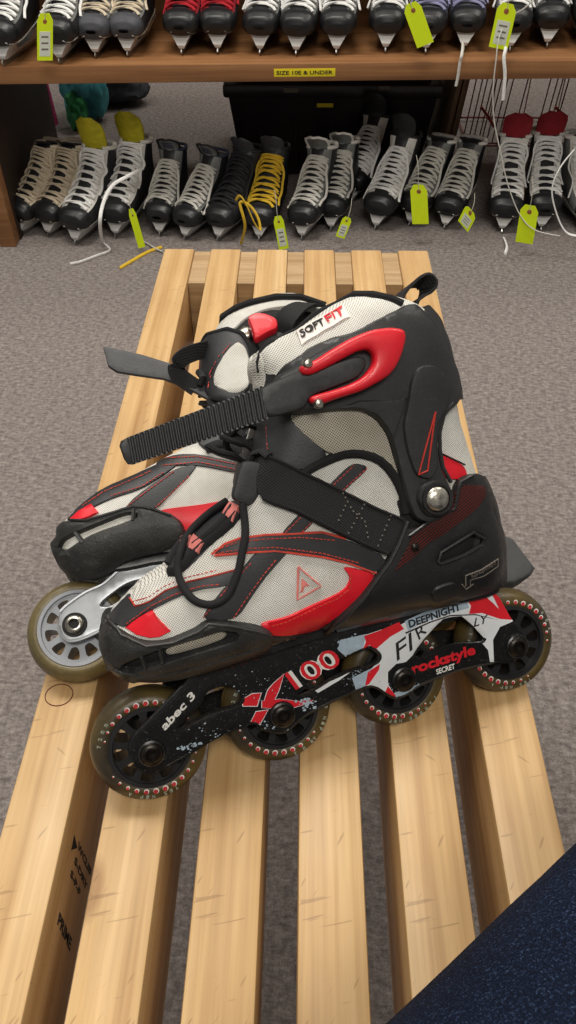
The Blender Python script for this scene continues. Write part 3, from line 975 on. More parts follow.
b = MB(); b.tube(near.hline([(112, 620), (126, 634), (148, 643.5), (173, 640), (197, 630), (208, 622), (230, 624), (262, 630)], .0056), .0009, 6); b.build('cap_rim', MT['rubber'], ns)
for a_, c_ in (((142, 650), (148, 668)), ((160, 645), (163, 660))):
    b = MB(); b.tube(near.hline([a_, c_], .004), .0016, 6, flat=.7); b.build('cap_rib', MT['rubber'], ns)
b = MB(); b.tube(near.hline([(107, 660), (125, 669), (150, 671), (180, 666), (215, 656), (262, 641)], .0050), .0010, 6); b.build('cap_rib', MT['rubber'], ns)

# lower shell with heel
shellp = [(403, 514), (406, 528), (430, 520), (450, 500), (452, 486), (458, 477), (466, 474), (479, 474), (488, 492), (489, 511), (494, 523), (498, 536), (500, 565), (500, 592), (470, 597), (436, 604), (377, 618), (330, 629), (300, 637), (284, 637), (300, 633), (319, 628), (341, 612), (360, 594), (374, 575), (385, 560), (395, 539)]
hole = [(434, 561), (437, 551), (455, 540), (469, 531.5), (479, 538), (477, 544), (460, 554), (438, 562)]
panel(near, 'heel_shell', shellp, MT['black'], ns, .0045, edge=.003, holes=[hole], mirror=True, lift=.001)
panel(near, 'dark_vent_sheet', [(430, 564), (434, 548), (455, 536), (470, 527), (484, 538), (478, 548), (460, 558), (438, 566)], MT['dark'], ns, .0008)  # black sheet stands in for the shade inside the heel vent
panel(near, 'heel_print', [(408, 532), (419, 524), (449, 507), (452, 490), (460, 484), (478, 486), (481, 494), (474, 507), (458, 520), (444, 531), (424, 543), (411, 555), (388, 574), (397, 557), (405, 543)], MT['halftone'], ns, .0011, lift=.0048, edge=.001)
b = MB(); b.tube(near.hline([(404, 520), (396, 541), (386, 561), (374, 577), (361, 595), (342, 613), (320, 629)], .0052), .0016, 6); b.build('shell_rim', MT['black'], ns)
b = MB(); b.tube(near.hline(hole + [hole[0]], .005), .0012, 6); b.build('vent_rim', MT['black'], ns)
b = MB(); b.tube(near.hline([(405, 535), (420, 524), (450, 508), (455, 482), (467, 475)], .006), .0010, 6); b.build('shell_rim', MT['black'], ns)
slabw = near.hpx((440, 590))[2]
panel(near, 'release_button', [(426, 590), (430, 584), (440, 580), (449, 578), (453, 584), (452, 590), (441, 594), (430, 598)], MT['black'], ns, .003, lift=.0045, edge=.0015)
b = MB(); b.tube(near.hline([(460.5, 582), (460.5, 573), (476, 567), (491, 557)], .006), .0004, 4); b.tube(near.hline([(465, 583), (465, 577), (478, 573), (491, 564), (491, 557)], .006), .0003, 4); b.tube(near.hline([(457, 581), (461, 585), (468, 580)], .006), .0004, 4); b.build('label_outline', MT['greylabel'], ns)
text_on(near, 'lettering', 'FLEX ADJUSTMENT', (467, 576), (490, 563), (466, 572.5), MT['greylabel'], ns, surf=True, lift=.0062)


def wrap(fr, name, seg_px, wmax, mat, parent, thick=.003, wref=0.0, k=14, out=None):
    """a band that follows the boot's outline and folds round to both sides"""
    pts = [fr.p(q, wref) for q in seg_px]; pts = catmull([Vector((p.x, p.y, 0)) for p in pts], 5)
    cx, cy = out; V0 = []; V1 = []
    for i, p in enumerate(pts):
        t = (pts[min(i + 1, len(pts) - 1)] - pts[max(i - 1, 0)]).normalized(); n = Vector((t.y, -t.x, 0))
        if n.dot(p - Vector((cx, cy, 0))) < 0: n = -n
        for j in range(k + 1):
            w_ = -wmax + 2 * wmax * j / k
            loc, nn, ii, dd = fr.bvh.ray_cast(Vector((p.x, p.y, w_)) + n * .03, -n)
            if loc is None: loc = Vector((p.x, p.y, w_)) - n * .012
            V0.append(loc + n * thick + Vector((0, 0, math.copysign(thick * .8, w_) if abs(w_) > .012 else 0))); V1.append(loc - n * .001)
    T = [(i * (k + 1) + j, i * (k + 1) + j + 1, (i + 1) * (k + 1) + j + 1, (i + 1) * (k + 1) + j) for i in range(len(pts) - 1) for j in range(k)]
    return mk(name, *shell_mesh(V0, V1, T), mat, parent)


def rivet(px, r, h, mat, lift, name='rivet', fr=near, par=ns, ring=None):
    p, n = fr.hit(fr.p(px, .04), lift); q = Vector((0, 0, 1)).rotation_difference(n).to_matrix()
    b = MB(); b.lathe([(.0001, h), (r * .5, h * .93), (r * .85, h * .6), (r, 0), (r, -.003)], 28)
    b.V = [p + q @ v for v in b.V]; b.build(name, mat, par)
    if ring:
        b = MB(); b.lathe([(r, -.001), (r * 1.02, h * .4), (r * 1.22, h * .4), (r * 1.3, -.001)], 28); b.V = [p + q @ v for v in b.V]; b.build('rivet_ring', ring, par)


# cuff
cuffp = [(278, 377), (284, 368), (297, 360), (310, 350), (327, 342), (349, 336), (363, 329), (377, 321), (393, 314), (402, 309), (412, 308), (428, 323), (440, 343), (450, 370), (456, 395), (452, 405), (440, 416), (434, 433), (434, 450), (437, 467), (443, 480), (450, 494), (448, 507), (437, 519), (422, 523), (410, 517), (405, 505), (400, 486), (394, 465), (389, 444), (383, 430), (372, 417), (358, 410), (330, 411), (296, 416), (280, 414), (276, 396)]
panel(near, 'cuff', cuffp, MT['cuffblack'], ns, .0035, edge=.0025, lift=.0035, mirror=True)
panel(near, 'cuff_rib', [(336, 408), (355, 401), (390, 400), (402, 398), (398, 412), (388, 440), (382, 427), (372, 415), (357, 409)], MT['cuffblack'], ns, .0014, lift=.0068, edge=.0014, smooth_poly=False)
panel(near, 'cuff_rib', [(405, 380), (413, 367), (426, 366), (437, 374), (443, 395), (440, 408), (431, 425), (430, 448), (433, 466), (425, 480), (410, 476), (401, 450), (397, 425), (402, 402)], MT['cuffblack'], ns, .0022, lift=.0066, edge=.002)
b = MB()
b.tube(near.hline([(428, 412), (412, 474), (421, 470), (428, 412)], .0092), .0005, 4); b.build('cuff_print', MT['redline'], ns)
b = MB(); b.tube(near.hline([(411, 311), (425, 327), (434, 347), (442, 372), (447, 396)], .005), .0012, 6); b.tube(near.hline([(446, 404), (438, 416), (434.5, 433), (435, 450), (438, 467), (446, 482)], .006), .0013, 6); b.build('cuff_edge', MT['cuffblack'], ns)
panel(near, 'pivot_boss', [(410, 498), (414, 484), (426, 478), (440, 482), (448, 494), (446, 508), (434, 517), (419, 515)], MT['cuffblack'], ns, .0030, lift=.0068, edge=.0025)
rivet((429.5, 497.5), .0078, .0032, MT['wornbolt'], .0098, 'pivot_rivet', ring=MT['black'])
rivet((411, 546), .0028, .0016, MT['blackbolt'], .0058)
panel(near, 'heel_patch', [(437, 451), (445, 455), (464, 466), (467, 479), (452, 480), (443, 478), (438, 466)], MT['red'], ns, .0014, lift=.0004, edge=.001)
b = MB(); b.tube(near.hline([(437, 452), (447, 457), (463, 465)], .002), .0006, 4); b.build('heel_piping', MT['piping'], ns)

_c = near.p((300, 500), 0)
wrap(near, 'cuff_back', [(414, 311), (424, 326), (431, 344), (438, 370), (443, 392), (444, 402)], .041, MT['cuffblack'], ns, .0035, out=(_c.x, _c.y))
wrap(near, 'heel_back', [(468, 478), (476, 492), (479, 511), (484, 523), (488, 536), (490, 565), (489, 580)], .038, MT['black'], ns, .0035, out=(_c.x, _c.y))
wrap(near, 'toe_front', [(106, 628), (105, 636), (105, 644), (109, 655), (117, 663)], .026, MT['rubber'], ns, .0035, out=(_c.x, _c.y))
# collar tube round the tongue opening
b = MB(); b.tube([near.hpx(p, .0012) for p in [(303, 474), (309, 469), (316, 465), (324.7, 461), (334, 457), (343, 454), (352, 453), (361, 453.5), (371, 456), (379.4, 460), (387, 467), (393, 475), (398, 484), (402, 494), (405, 513)]], .0028, 8); b.build('collar_piping', MT['piping'], ns)

# velcro strap and its loop
panel(near, 'velcro_strap', [(262, 456), (272, 456), (296, 469), (335, 487), (374, 506.5), (403, 518), (398, 537), (387, 556), (361, 545), (322, 527), (296, 513), (262, 502), (258, 480)], MT['web'], ns, .003, lift=.0012, edge=.0008)
b = MB(); b.tube(near.hline([(268, 456), (296, 470), (335, 488.5), (374, 508), (400, 519)], .0042), .0010, 5); b.tube(near.hline([(264, 500), (296, 510.5), (322, 524), (361, 542.5), (386, 553)], .0042), .0010, 5); b.build('strap_hem', MT['piping'], ns)
stitches(near, 'strap_seam', [[(362, 503), (345, 534)], [(388, 514), (374, 548)], [(340, 492), (350, 510), (362, 520), (366, 540)], [(336, 520), (345, 500)]], MT['greylabel'], ns, .0046, .0032, .0010, .0005)
tabw = near.hpx((252, 490))[2]
slab(near, 'loop_tab', [(242, 462), (252, 461), (267, 464), (271, 470), (268, 480), (260, 497), (251, 506), (244, 505), (232, 499), (236, 482)], tabw - .001, tabw + .0055, MT['leather'], ns, edge=.0016)
slab(near, 'loop_strap', [(264, 462), (276, 458), (284, 468), (281, 486), (272, 499), (258, 504), (252, 506), (262, 494), (268, 478)], tabw - .004, tabw + .003, MT['web'], ns, edge=.001)
b = MB(); b.tube([near.hpx(p, .004) for p in [(254, 463), (258, 455), (266, 452), (272, 457)]], .0030, 8, flat=.6); b.build('loop_strap', MT['web'], ns)

# laces, lace guides
def lp(px, w): return near.p(px, w)
wl = near.hpx((215, 590))[2]
LOOP = [(246, 507, .034), (245.5, 533, .042), (241, 555, .046), (236, 574, .048), (226, 595, .050), (209, 603.5, .050), (192, 598, .046), (183, 580, .040), (182.6, 562, .036), (192, 539, .032), (210, 520, .030), (231, 505, .030)]
b = MB(); b.tube(catmull([near.hpx((x, y), .0045) if near.bvh.ray_cast(near.o, near.uvdir(near.p((x, y), .04)))[0] else near.p((x, y), .012) for x, y, z in LOOP], 8), .0023, 10); b.build('lace', MT['lace'], ns)
for L in ([(229, 506), (214, 516), (200, 528), (188, 540), (178, 552), (170, 566)], [(240, 515), (228, 528), (212, 541), (197, 555), (186, 566), (178, 573), (170, 574)], [(236, 508), (226, 522), (212, 536), (196, 548)]):
    b = MB(); b.tube(catmull([near.hpx(p, .002) for p in L], 5), .0030, 8, flat=.45, up=(0, 0, 1)); b.build('lace', MT['lace'], ns)
for q4 in ([(233, 504.5), (242.5, 508.5), (234.6, 524), (225, 516.5)], [(197, 537), (207, 545), (199.5, 555.5), (191.7, 550)], [(189, 535), (194, 538), (187, 548), (182, 544)]):
    panel(near, 'lace_guide', q4, MT['pinkred'], ns, .0012, lift=.0035, edge=.0004, smooth_poly=False)
for L in ([(256, 440), (246, 444), (234, 441), (222, 436)], [(258, 428), (246, 424), (236, 428), (226, 444), (236, 458)], [(243, 462), (232, 455), (220, 452), (208, 446)], [(262, 460), (252, 448), (240, 440), (226, 430), (214, 428)]):
    b = MB(); b.tube(catmull([near.p(p, .012 + .008 * math.sin(i)) for i, p in enumerate(L)], 6), .0026, 8, flat=.7); b.build('lace', MT['lace'], ns)

# buckle: ladder strap, lever, base
WB = near.hpx((340, 375))[2] + .0035 + .0035
slab(near, 'buckle_base', [(276, 377), (298, 365), (318, 352), (345, 338), (365, 331), (392, 330), (404, 345), (398, 362), (385, 380), (362, 394), (335, 402), (312, 410), (282, 416), (272, 398)], WB - .008, WB + .0015, MT['strap'], ns, edge=.003, wref=WB)
leverp = [(301, 365.5), (302, 374), (311, 375), (330, 365.8), (348, 356), (360, 350), (369, 349), (374, 354), (374, 364), (364, 377), (350, 384.5), (335.5, 389.4), (311, 396), (311, 402.5), (321, 405), (335.5, 399), (363, 391), (388, 377), (396, 368), (402, 356), (407, 337), (404.5, 329), (391, 327), (371.7, 329.7), (352, 337.5), (330, 350.5), (316, 360)]
slab(near, 'buckle_lever', leverp, WB + .003, WB + .0085, MT['redplastic'], ns, edge=.0020, dome=.0012, wref=WB + .008, step=.0025)
slab(near, 'ladder_strap', [(256, 389.5), (299, 370.5), (316, 370), (340, 361), (357.5, 355.5), (366, 359), (366, 367), (357.5, 378), (335, 387), (311, 396), (304.5, 408.5), (268, 419), (262, 404)], WB + .0005, WB + .0055, MT['strap'], ns, edge=.0018, wref=WB + .005)
for p in ((308, 363.5), (319, 403.5)):
    q = near.p(p, WB + .009); b = MB(); b.lathe([(.0001, .0015), (.002, .0012), (.0028, 0), (.0028, -.003)], 16); o = b.build('screw', MT['steel'], ns); o.location = q


def ribbed(fr, name, u0, u1, l0, l1, w0, w1, n, thick, mat, parent, sag=0.0, rib=.0011):
    V = []; Fc = []; m = n * 4
    for i in range(m + 1):
        t = i / m; wz = w0 + (w1 - w0) * t + sag * math.sin(math.pi * t)
        a = fr.p((u0[0] + (u1[0] - u0[0]) * t, u0[1] + (u1[1] - u0[1]) * t), wz); c = fr.p((l0[0] + (l1[0] - l0[0]) * t, l0[1] + (l1[1] - l0[1]) * t), wz)
        ph = i % 4; hgt = rib if ph in (1, 2) else -.0002
        e = .06
        for s_ in (0, e, .5, 1 - e, 1):
            z = hgt if 0 < s_ < 1 else 0
            V.append(a.lerp(c, s_) + Vector((0, 0, z)))
        for s_ in (1, 0): V.append(a.lerp(c, s_) - Vector((0, 0, thick)))
    k = 7
    for i in range(m):
        for j in range(k):
            Fc.append((i * k + j, i * k + (j + 1) % k, (i + 1) * k + (j + 1) % k, (i + 1) * k + j))
    Fc.append(tuple(range(k))); Fc.append(tuple(m * k + j for j in range(k))[::-1])
    return mk(name, V, Fc, mat, parent, False)


ribbed(near, 'ladder_teeth', (127, 437.5), (262, 386), (132, 465), (268, 419), WB + .001, WB + .0055, 27, .0035, MT['strap'], ns)
slab(near, 'strap_tip', [(129, 436.8), (121, 441), (119.5, 446), (124, 459), (128, 464.5), (135, 464.5)], WB - .0025, WB + .0014, MT['strap'], ns, edge=.001, smooth_poly=False, wref=WB + .001)

# soft fit label
panel(near, 'label', [(297, 335.5), (344, 309.5), (349.5, 320), (302, 348)], MT['labelwhite'], ns, .0012, lift=.0034, edge=.0005, smooth_poly=False)
text_on(near, 'lettering', 'SOFT', (302.5, 342.5), (326, 329.5), (300.0, 336.5), MT['ink'], ns, surf=True, lift=.0053, bold=.02)
text_on(near, 'lettering', 'FIT', (328.5, 328), (345, 318.5), (326, 321.5), MT['fred'], ns, surf=True, lift=.0053, bold=.02)

# pull loop
def band(fr, pts, hw, th, name, mat, parent):
    """webbing band: pts = (px, py, w); broad side along local w"""
    P = catmull([fr.p((x, y), w_) for x, y, w_ in pts], 8); b = MB(); b.tube(P, [hw] * len(P), 10, flat=th / hw, up=None if name is None else None)
    return b.build(name, mat, parent)


def ribbon(P, side, hw, th, name, mat, parent):
    P = [Vector(p) for p in P]; V = []; Fc = []
    for i, p in enumerate(P):
        t = (P[min(i + 1, len(P) - 1)] - P[max(i - 1, 0)]).normalized()
        s_ = side(i / (len(P) - 1)) if callable(side) else Vector(side)
        s_ = (s_ - t * s_.dot(t)).normalized(); n = t.cross(s_)
        V += [p + s_ * hw + n * th * .5, p - s_ * hw + n * th * .5, p - s_ * hw - n * th * .5, p + s_ * hw - n * th * .5]
    for i in range(len(P) - 1):
        for j in range(4): Fc.append((i * 4 + j, i * 4 + (j + 1) % 4, i * 4 + 4 + (j + 1) % 4, i * 4 + 4 + j))
    Fc += [(0, 1, 2, 3), (len(P) * 4 - 1, len(P) * 4 - 2, len(P) * 4 - 3, len(P) * 4 - 4)]
    return mk(name, V, Fc, mat, parent, True)


PL = catmull([near.p(p, .0) for p in [(393, 310), (397, 300), (405, 290), (414, 283), (423, 281), (428, 287), (424, 296), (414, 303), (408, 312)]], 6)
ribbon(PL, Vector((.35, .25, .9)), .0085, .0016, 'pull_loop', MT['web'], ns)

# frame
framep = [(497, 592), (460, 600), (430, 607), (377, 621), (330, 634), (280, 646), (240, 656), (205, 668), (190, 676), (182, 686), (170, 699), (153, 716), (140, 729), (132, 739), (129.5, 752), (134, 764), (147, 772), (158, 770.5), (182, 757.5), (197, 749), (218, 736.5), (240, 727), (252, 723), (263, 729), (273, 732), (284, 732), (294, 726.5), (303, 717), (315, 709), (330, 702), (348, 694), (363, 688), (375, 687), (385, 694), (397, 698), (411, 693), (422, 684), (437, 677), (460, 669.5), (494, 662.5), (505, 664.5), (518, 661), (527, 651), (528, 640), (522, 631), (513, 621), (505, 607)]
s1 = [(176, 731), (190, 716), (203, 703), (206, 693), (221, 686), (236, 688), (243, 698), (240, 704), (222, 710), (200, 719)]
s2 = [(298, 694), (306, 684), (313, 676), (335.5, 662), (355, 652.5), (371.7, 649), (378.6, 654), (377, 662), (358, 668), (335.5, 676), (313, 690), (304, 695)]
s3 = [(413, 655), (420, 645), (427, 636), (443.5, 618.7), (461.6, 616), (473, 625.5), (484, 638), (480, 642), (453, 644), (430, 651.5), (419, 658)]
WF = .0185
white = [(362, 636), (380, 630), (400, 625), (430, 609), (464, 600), (498, 592), (506, 606), (514, 621), (500, 627), (493, 640), (494, 662), (490, 662), (488, 650), (481, 642), (484, 638), (473, 625.5), (461.6, 616), (443.5, 618.7), (427, 636), (413, 655), (406, 662), (396, 664), (388, 672), (388, 684), (396, 697), (386, 694), (375, 687), (364, 689), (368, 672), (378, 662), (380, 652), (372, 645), (362, 648)]
lblue = [(340, 640), (366, 634), (363, 648), (345, 656), (338, 650)]
blue2 = [(405, 621), (430, 609), (467, 600), (469, 608), (440, 616), (420, 624), (408, 631)]
blue3 = [(352, 678), (364, 672), (372, 668), (366, 690), (356, 690)]
blue4 = [(398, 700), (412, 694), (420, 684), (402, 690), (392, 694)]
red1 = [(364, 636), (381, 630), (399, 622), (404, 629), (390, 637), (375, 650), (370, 645), (363, 649), (366, 642)]
red1b = [(368, 672), (380, 664), (379, 670), (369, 684), (365, 686)]
red2 = [(467, 600), (498, 592.5), (506, 606), (513, 620), (500, 619), (482, 613), (469, 614), (471, 606)]
wh2 = [(484, 595), (492, 594), (499, 609), (494, 604)]
blk1 = [(405, 632.5), (430, 621.5), (450, 615), (475, 614), (499, 620), (475, 615.2), (450, 616.2), (430, 623), (406, 634)]
red3 = [(388, 686), (397, 697), (392, 699), (385, 693)]
slash = [(178, 729.5), (200, 716.5), (222, 709), (240, 703.5), (222, 710.5), (200, 718.5)]
xr1 = [(243, 699), (252, 694), (261, 693), (257, 706), (243, 706)]
xr2 = [(262, 707), (268, 690), (273, 684), (284, 674), (279, 690), (275, 699), (270, 707)]
xr4 = [(262, 701), (280, 699), (297, 701), (314, 700), (303, 705), (288, 709), (262, 708)]
xr3 = [(250, 724), (256, 712), (268, 710), (260, 724)]
fl = [(313, 689), (340, 677), (352, 671), (340, 680), (318, 693)]


def grow(pl, k=1.1, d=.9):
    cx = sum(p[0] for p in pl) / len(pl); cy = sum(p[1] for p in pl) / len(pl)
    return [(p[0] + (p[0] - cx) / (math.hypot(p[0] - cx, p[1] - cy) + 1e-6) * d, p[1] + (p[1] - cy) / (math.hypot(p[0] - cx, p[1] - cy) + 1e-6) * d) for p in pl]


decals = [(white, 1), (lblue, 2), (blue2, 2), (blue3, 2), (blue4, 2), (red1, 3), (red1b, 3), (red2, 3), (wh2, 1), (blk1, 0), (red3, 3), (grow(xr1), 1), (xr1, 3), (grow(xr2), 1), (grow(xr4, d=.7), 1), (xr2, 3), (xr4, 3), (grow(xr3), 1), (xr3, 3), (fl, 1)]
fo = slab(near, 'frame', framep, WF - .0035, WF, [MT['frame'], MT['fwhite'], MT['fblue'], MT['fred']], ns, holes=[s1, s2, s3], decals=decals, edge=.0008, step=.003, both=True, wref=WF)
# cross webs joining the two side plates
for k in (.5, 1.5, 2.5):
    b = MB(); b.box((SP * k, .030 if k > 1 else .034, 0), (.02, .006, .030), ch=.001); b.build('frame_bridge', MT['frame'], ns)
b = MB(); b.box((SP * 1.5, .040, 0), (.20, .006, .030), ch=.001)
b.build('frame_bridge', MT['frame'], ns)
# raised lips along the openings
b = MB()
for l in ([(178, 730), (200, 717.5), (222, 709), (241, 703), (243, 697)], [(301, 695), (313, 690), (336, 676), (358, 668), (376, 663), (380, 655), (372, 648)], [(413, 656), (420, 658.5), (430, 652.5), (453, 644.5), (480, 642.5), (485, 638)]):
    b.tube(catmull([near.p(p, WF) for p in l], 6), .0011, 6)
for l in ([(130, 752), (133, 738), (153, 716), (182, 686)], [(134, 764), (147, 772), (158, 770.5), (182, 757.5), (218, 736.5), (252, 723), (263, 729), (284, 732), (303, 717), (330, 702), (363, 688), (375, 687), (397, 698), (422, 684), (460, 669.5), (494, 662.5)]):
    b.tube(catmull([near.p(p, WF - .0006) for p in l], 6), .0010, 6)
b.build('frame_lip', MT['frame'], fo)
WT = WF
text_on(near, 'lettering', 'abec 3', (165, 731), (196, 697), (160, 724.5), MT['white'], fo, w=WT, bold=.03)
for (a_, c_, h_, ch) in (((298, 694), (303, 689), (285, 682), '1'),):
    pass
for col_, wz, gb in (('white', WT, .05), ('fred', WT + .0004, .0)):
    text_on(near, 'lettering', '100', (296, 690), (343, 663), (284, 674), MT[col_], fo, w=wz, bold=gb)
text_on(near, 'lettering', 'DEEPNIGHT', (409.5, 628), (461, 610), (408, 620.5), MT['ink'], fo, w=WT, bold=.03)
text_on(near, 'lettering', 'FI', (397, 661), (416, 647), (392, 646), MT['ink'], fo, w=WT + .0001, shear=.2)
text_on(near, 'lettering', 'R', (419, 640), (427, 632), (415, 630), MT['ink'], fo, w=WT + .0001)
text_on(near, 'lettering', 'LY', (474, 627), (489, 622), (473, 619), MT['ink'], fo, w=WT + .0001, shear=.3)
text_on(near, 'lettering', 'rockstyle', (413, 677.5), (476, 657), (411, 664), MT['fred'], fo, w=WT + .0001, bold=.035)
text_on(near, 'lettering', 'SECRET', (436.5, 674.5), (455, 668.5), (435.8, 669.3), MT['white'], fo, w=WT + .0001, bold=.02)
for ch, x, y in (('N', 216, 672), ('O', 229, 668.5), ('R', 241, 665), ('D', 254, 660.5)):
    text_on(near, 'lettering', ch, (x, y), (x + 7, y - 2), (x - 1, y - 5.5), MT['reddark'], fo, w=WT + .0001, bold=.02)
# chipped paint specks
b = MB(); rnd = random.Random(3)
fpu = [tuple(p[:2]) for p in near.poly(framep, WF)]; hpu = [[tuple(p[:2]) for p in near.poly(h, WF)] for h in (s1, s2, s3)]
for (cx, cy, sx, sy, n_, sc) in ((190, 746, 10, 6, 26, 1), (215, 735, 22, 9, 34, .6), (262, 726, 18, 8, 26, .7), (308, 703, 10, 7, 34, 1.1), (345, 650, 12, 12, 40, .8), (250, 690, 40, 16, 40, .45), (400, 690, 20, 8, 30, .6), (355, 676, 14, 9, 30, .6)):
    for _ in range(n_):
        px = (cx + rnd.gauss(0, sx * .55), cy + rnd.gauss(0, sy * .5)); q = near.p(px, WF)
        if not inside(q, fpu) or any(inside(q, h) for h in hpu): continue
        r_ = rnd.uniform(.0002, .0009) * sc; m_ = 7
        pts = [(q.x + r_ * rnd.uniform(.6, 1.3) * math.cos(t) * 1.3, q.y + r_ * rnd.uniform(.6, 1.3) * math.sin(t), WF + .00025) for t in np.linspace(0, 2 * math.pi, m_, endpoint=False)]
        b.add(pts + [(q.x, q.y, WF + .0003)], [(j, (j + 1) % m_, m_) for j in range(m_)])
b.build('paint_chips', MT['fblue'], fo, False)

for k in range(4):
    wheel(near, ns, k, MT['tyre'], MT['hub'], True, rot0=.2 * k)
    bolt(near, ns, k, WF, MT['blackbolt'], .0064)
    b = MB(); b.lathe([(.0064, .0), (.0068, .0022), (.0080, .0016), (.0085, 0)], 28); o = b.build('axle_boss', MT['frame'], ns); o.location = (SP * k, 0, WF)
    b = MB(); b.tube([(SP * k, 0, -.021), (SP * k, 0, .019)], .004, 12); b.build('axle', MT['blackbolt'], ns)

# ---------------------------------------------------------------- FAR SKATE
FAR_C = (-0.1440804, 0.31369314, 0.4744)
FAR_M = ((0.98419077, -0.15840327, 0.07922712), (0.17691119, 0.90051019, -0.39722013), (-0.00842386, 0.40495655, 0.91429712))
far = Frame(FAR_C, FAR_M)
fs = empty('inline_skate', far.mat)
tag(fs, 'red and black inline skate with plain silver frame lying behind the other on the bench', 'inline skate', None)
fbody = [(54, 546), (56, 534), (64, 522), (72, 513), (81, 505), (103, 489), (131, 478), (150, 468), (174, 455), (195, 445), (206, 425), (207, 400), (204, 375), (207, 346), (213, 333), (224, 318), (250, 305), (276, 299), (300, 299), (322, 306),
         (343, 322), (358, 350), (370, 385), (384, 425), (398, 460), (412, 490), (426, 515), (430, 540), (428, 556), (380, 562), (300, 565), (230, 562), (165, 556), (121, 566), (99, 580), (77, 578), (62, 566), (55, 556)]
inflate(far, 'boot', far.poly(fbody, .016), lambda u, v: .042 + .004 * min(1, max(0, v / .2)), .018, MT['mesh'], fs)
slab(far, 'sole_plate', [(80, 572), (121, 572), (165, 562), (230, 566), (300, 570), (428, 562), (428, 548), (300, 552), (165, 548)], -.024, .024, MT['black'], fs, edge=.002, wref=.02)
for pl in ([(66, 521), (80, 506), (103, 489), (131, 477), (155, 466), (178, 455), (182, 462), (165, 475), (143, 489), (112, 499), (95, 507), (73, 520)],
           [(124, 510), (132, 500), (143, 491), (174, 469), (199, 464), (188, 478), (177, 488), (154, 512)],
           [(155, 463), (176, 455), (198, 454), (243, 464), (245, 475), (200, 466), (175, 466), (160, 471)]):
    panel(far, 'leather_overlay', pl, MT['leather'], fs, .0012, lift=.0003, edge=.0008)
panel(far, 'toe_patch', [(71, 520), (80, 512), (92, 505), (99, 513), (90, 518), (75, 523)], MT['red'], fs, .0010, lift=.0016, edge=.0008, smooth_poly=False)
panel(far, 'side_patch', [(155, 513), (165, 509), (200, 505), (233, 499), (246, 500), (225, 515), (207, 526), (188, 540), (182, 522)], MT['red'], fs, .0012, lift=.0003, edge=.0008)
stitches(far, 'stitching', [[(84, 507), (105, 493), (131, 482), (155, 471)], [(128, 507), (146, 493), (175, 472)], [(156, 508), (174, 492), (190, 476)], [(160, 460), (198, 457.5), (240, 466)], [(163, 467), (198, 463), (240, 471)], [(112, 497), (143, 487), (165, 473)]], MT['stitch'], fs, .0019)
fcap = [(54, 548), (54, 537), (60, 526), (68, 521.5), (88, 521), (102, 517), (133, 506), (150, 508), (171, 514), (182, 522), (187, 534), (182, 542), (165, 551), (140, 556), (121, 563), (100, 579), (77, 579), (62, 567)]
fslot = [(62, 548), (68, 540), (90, 530.6), (127.5, 515), (139, 517), (127.5, 522), (93, 534), (75, 544.7), (66, 552)]
panel(far, 'toe_cap', fcap, MT['rubber'], fs, .0055, edge=.004, holes=[fslot], mirror=True)
panel(far, 'vent_mesh', [(60, 550), (68, 538), (90, 529), (127, 513), (142, 517), (127, 524), (93, 537), (72, 550)], MT['mesh'], fs, .0012)
for a_, c_ in (((78, 534), (85, 543)), ((135, 511), (134, 522))):
    b = MB(); b.tube(far.hline([a_, c_], .004), .0020, 6, flat=.7); b.build('cap_rib', MT['rubber'], fs)
b = MB(); b.tube(far.hline([(74, 523), (88, 523), (104, 518), (134, 508.5), (150, 510), (172, 517)], .0056), .0008, 6); b.build('cap_rim', MT['rubber'], fs)
# upper: opening, liner, tongue
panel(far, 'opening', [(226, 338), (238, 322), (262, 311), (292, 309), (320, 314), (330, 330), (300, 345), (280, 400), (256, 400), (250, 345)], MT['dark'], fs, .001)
b = MB(); b.tube([far.hpx(p, .0015) for p in [(207, 350), (208, 343), (214, 332), (224, 318), (236, 310), (250, 304.5), (276, 298.5), (300, 298.5), (325, 307)]], .0028, 8); b.build('collar_piping', MT['piping'], fs)
panel(far, 'liner', [(211, 342), (217, 331), (227, 319), (250, 308), (276, 302), (300, 302), (312, 305), (290, 308), (266, 311), (246, 320), (234, 332), (222, 338)], MT['mesh'], fs, .0016, lift=.001)
TG = [(207, 346), (213, 337.5), (229, 334), (242, 338), (250, 350), (253, 368), (253, 392), (235, 408), (216, 404), (206, 392), (204, 368)]
panel(far, 'tongue', TG, MT['leather'], fs, .006, edge=.004, lift=.002)
panel(far, 'tongue_mesh', [(238, 347), (246, 353), (250, 368), (250, 392), (236, 400), (219, 392), (220, 376), (227, 360)], MT['mesh'], fs, .0012, lift=.0078)
b = MB(); b.tube(far.hline([(207, 349), (213, 339), (229, 334.5), (242, 338.5), (250, 350), (253, 368), (253, 392)], .006), .0022, 8); b.build('tongue_piping', MT['piping'], fs)
stitches(far, 'stitching', [[(232, 350), (223, 363), (217, 378), (216, 394)], [(213, 352), (209, 366), (208, 380)]], MT['stitch'], fs, .0088)
panel(far, 'side_padding', [(254, 352), (262, 360), (272, 380), (276, 400), (262, 410), (254, 395)], MT['mesh2'], fs, .004, lift=.001)
q = far.hpx((262, 328), .012)
slab(far, 'buckle_lever', [(247, 318), (256, 314), (266, 315), (277, 320), (278, 330), (268, 334), (255, 342), (252, 330)], q.z - .004, q.z + .003, MT['redplastic'], fs, edge=.002, wref=q.z)
rivet((246, 336), .0062, .003, MT['steel'], .003, 'rivet', far, fs)
panel(far, 'buckle_base', [(254, 342), (268, 334), (279, 330), (290, 345), (276, 368), (268, 372), (258, 352)], MT['strap'], fs, .003, lift=.004)
P = catmull([far.p(p, w_) for p, w_ in (((281, 338), .048), ((284, 322), .058), ((294, 310), .060), ((306, 304), .054), ((318, 306), .044))], 6)
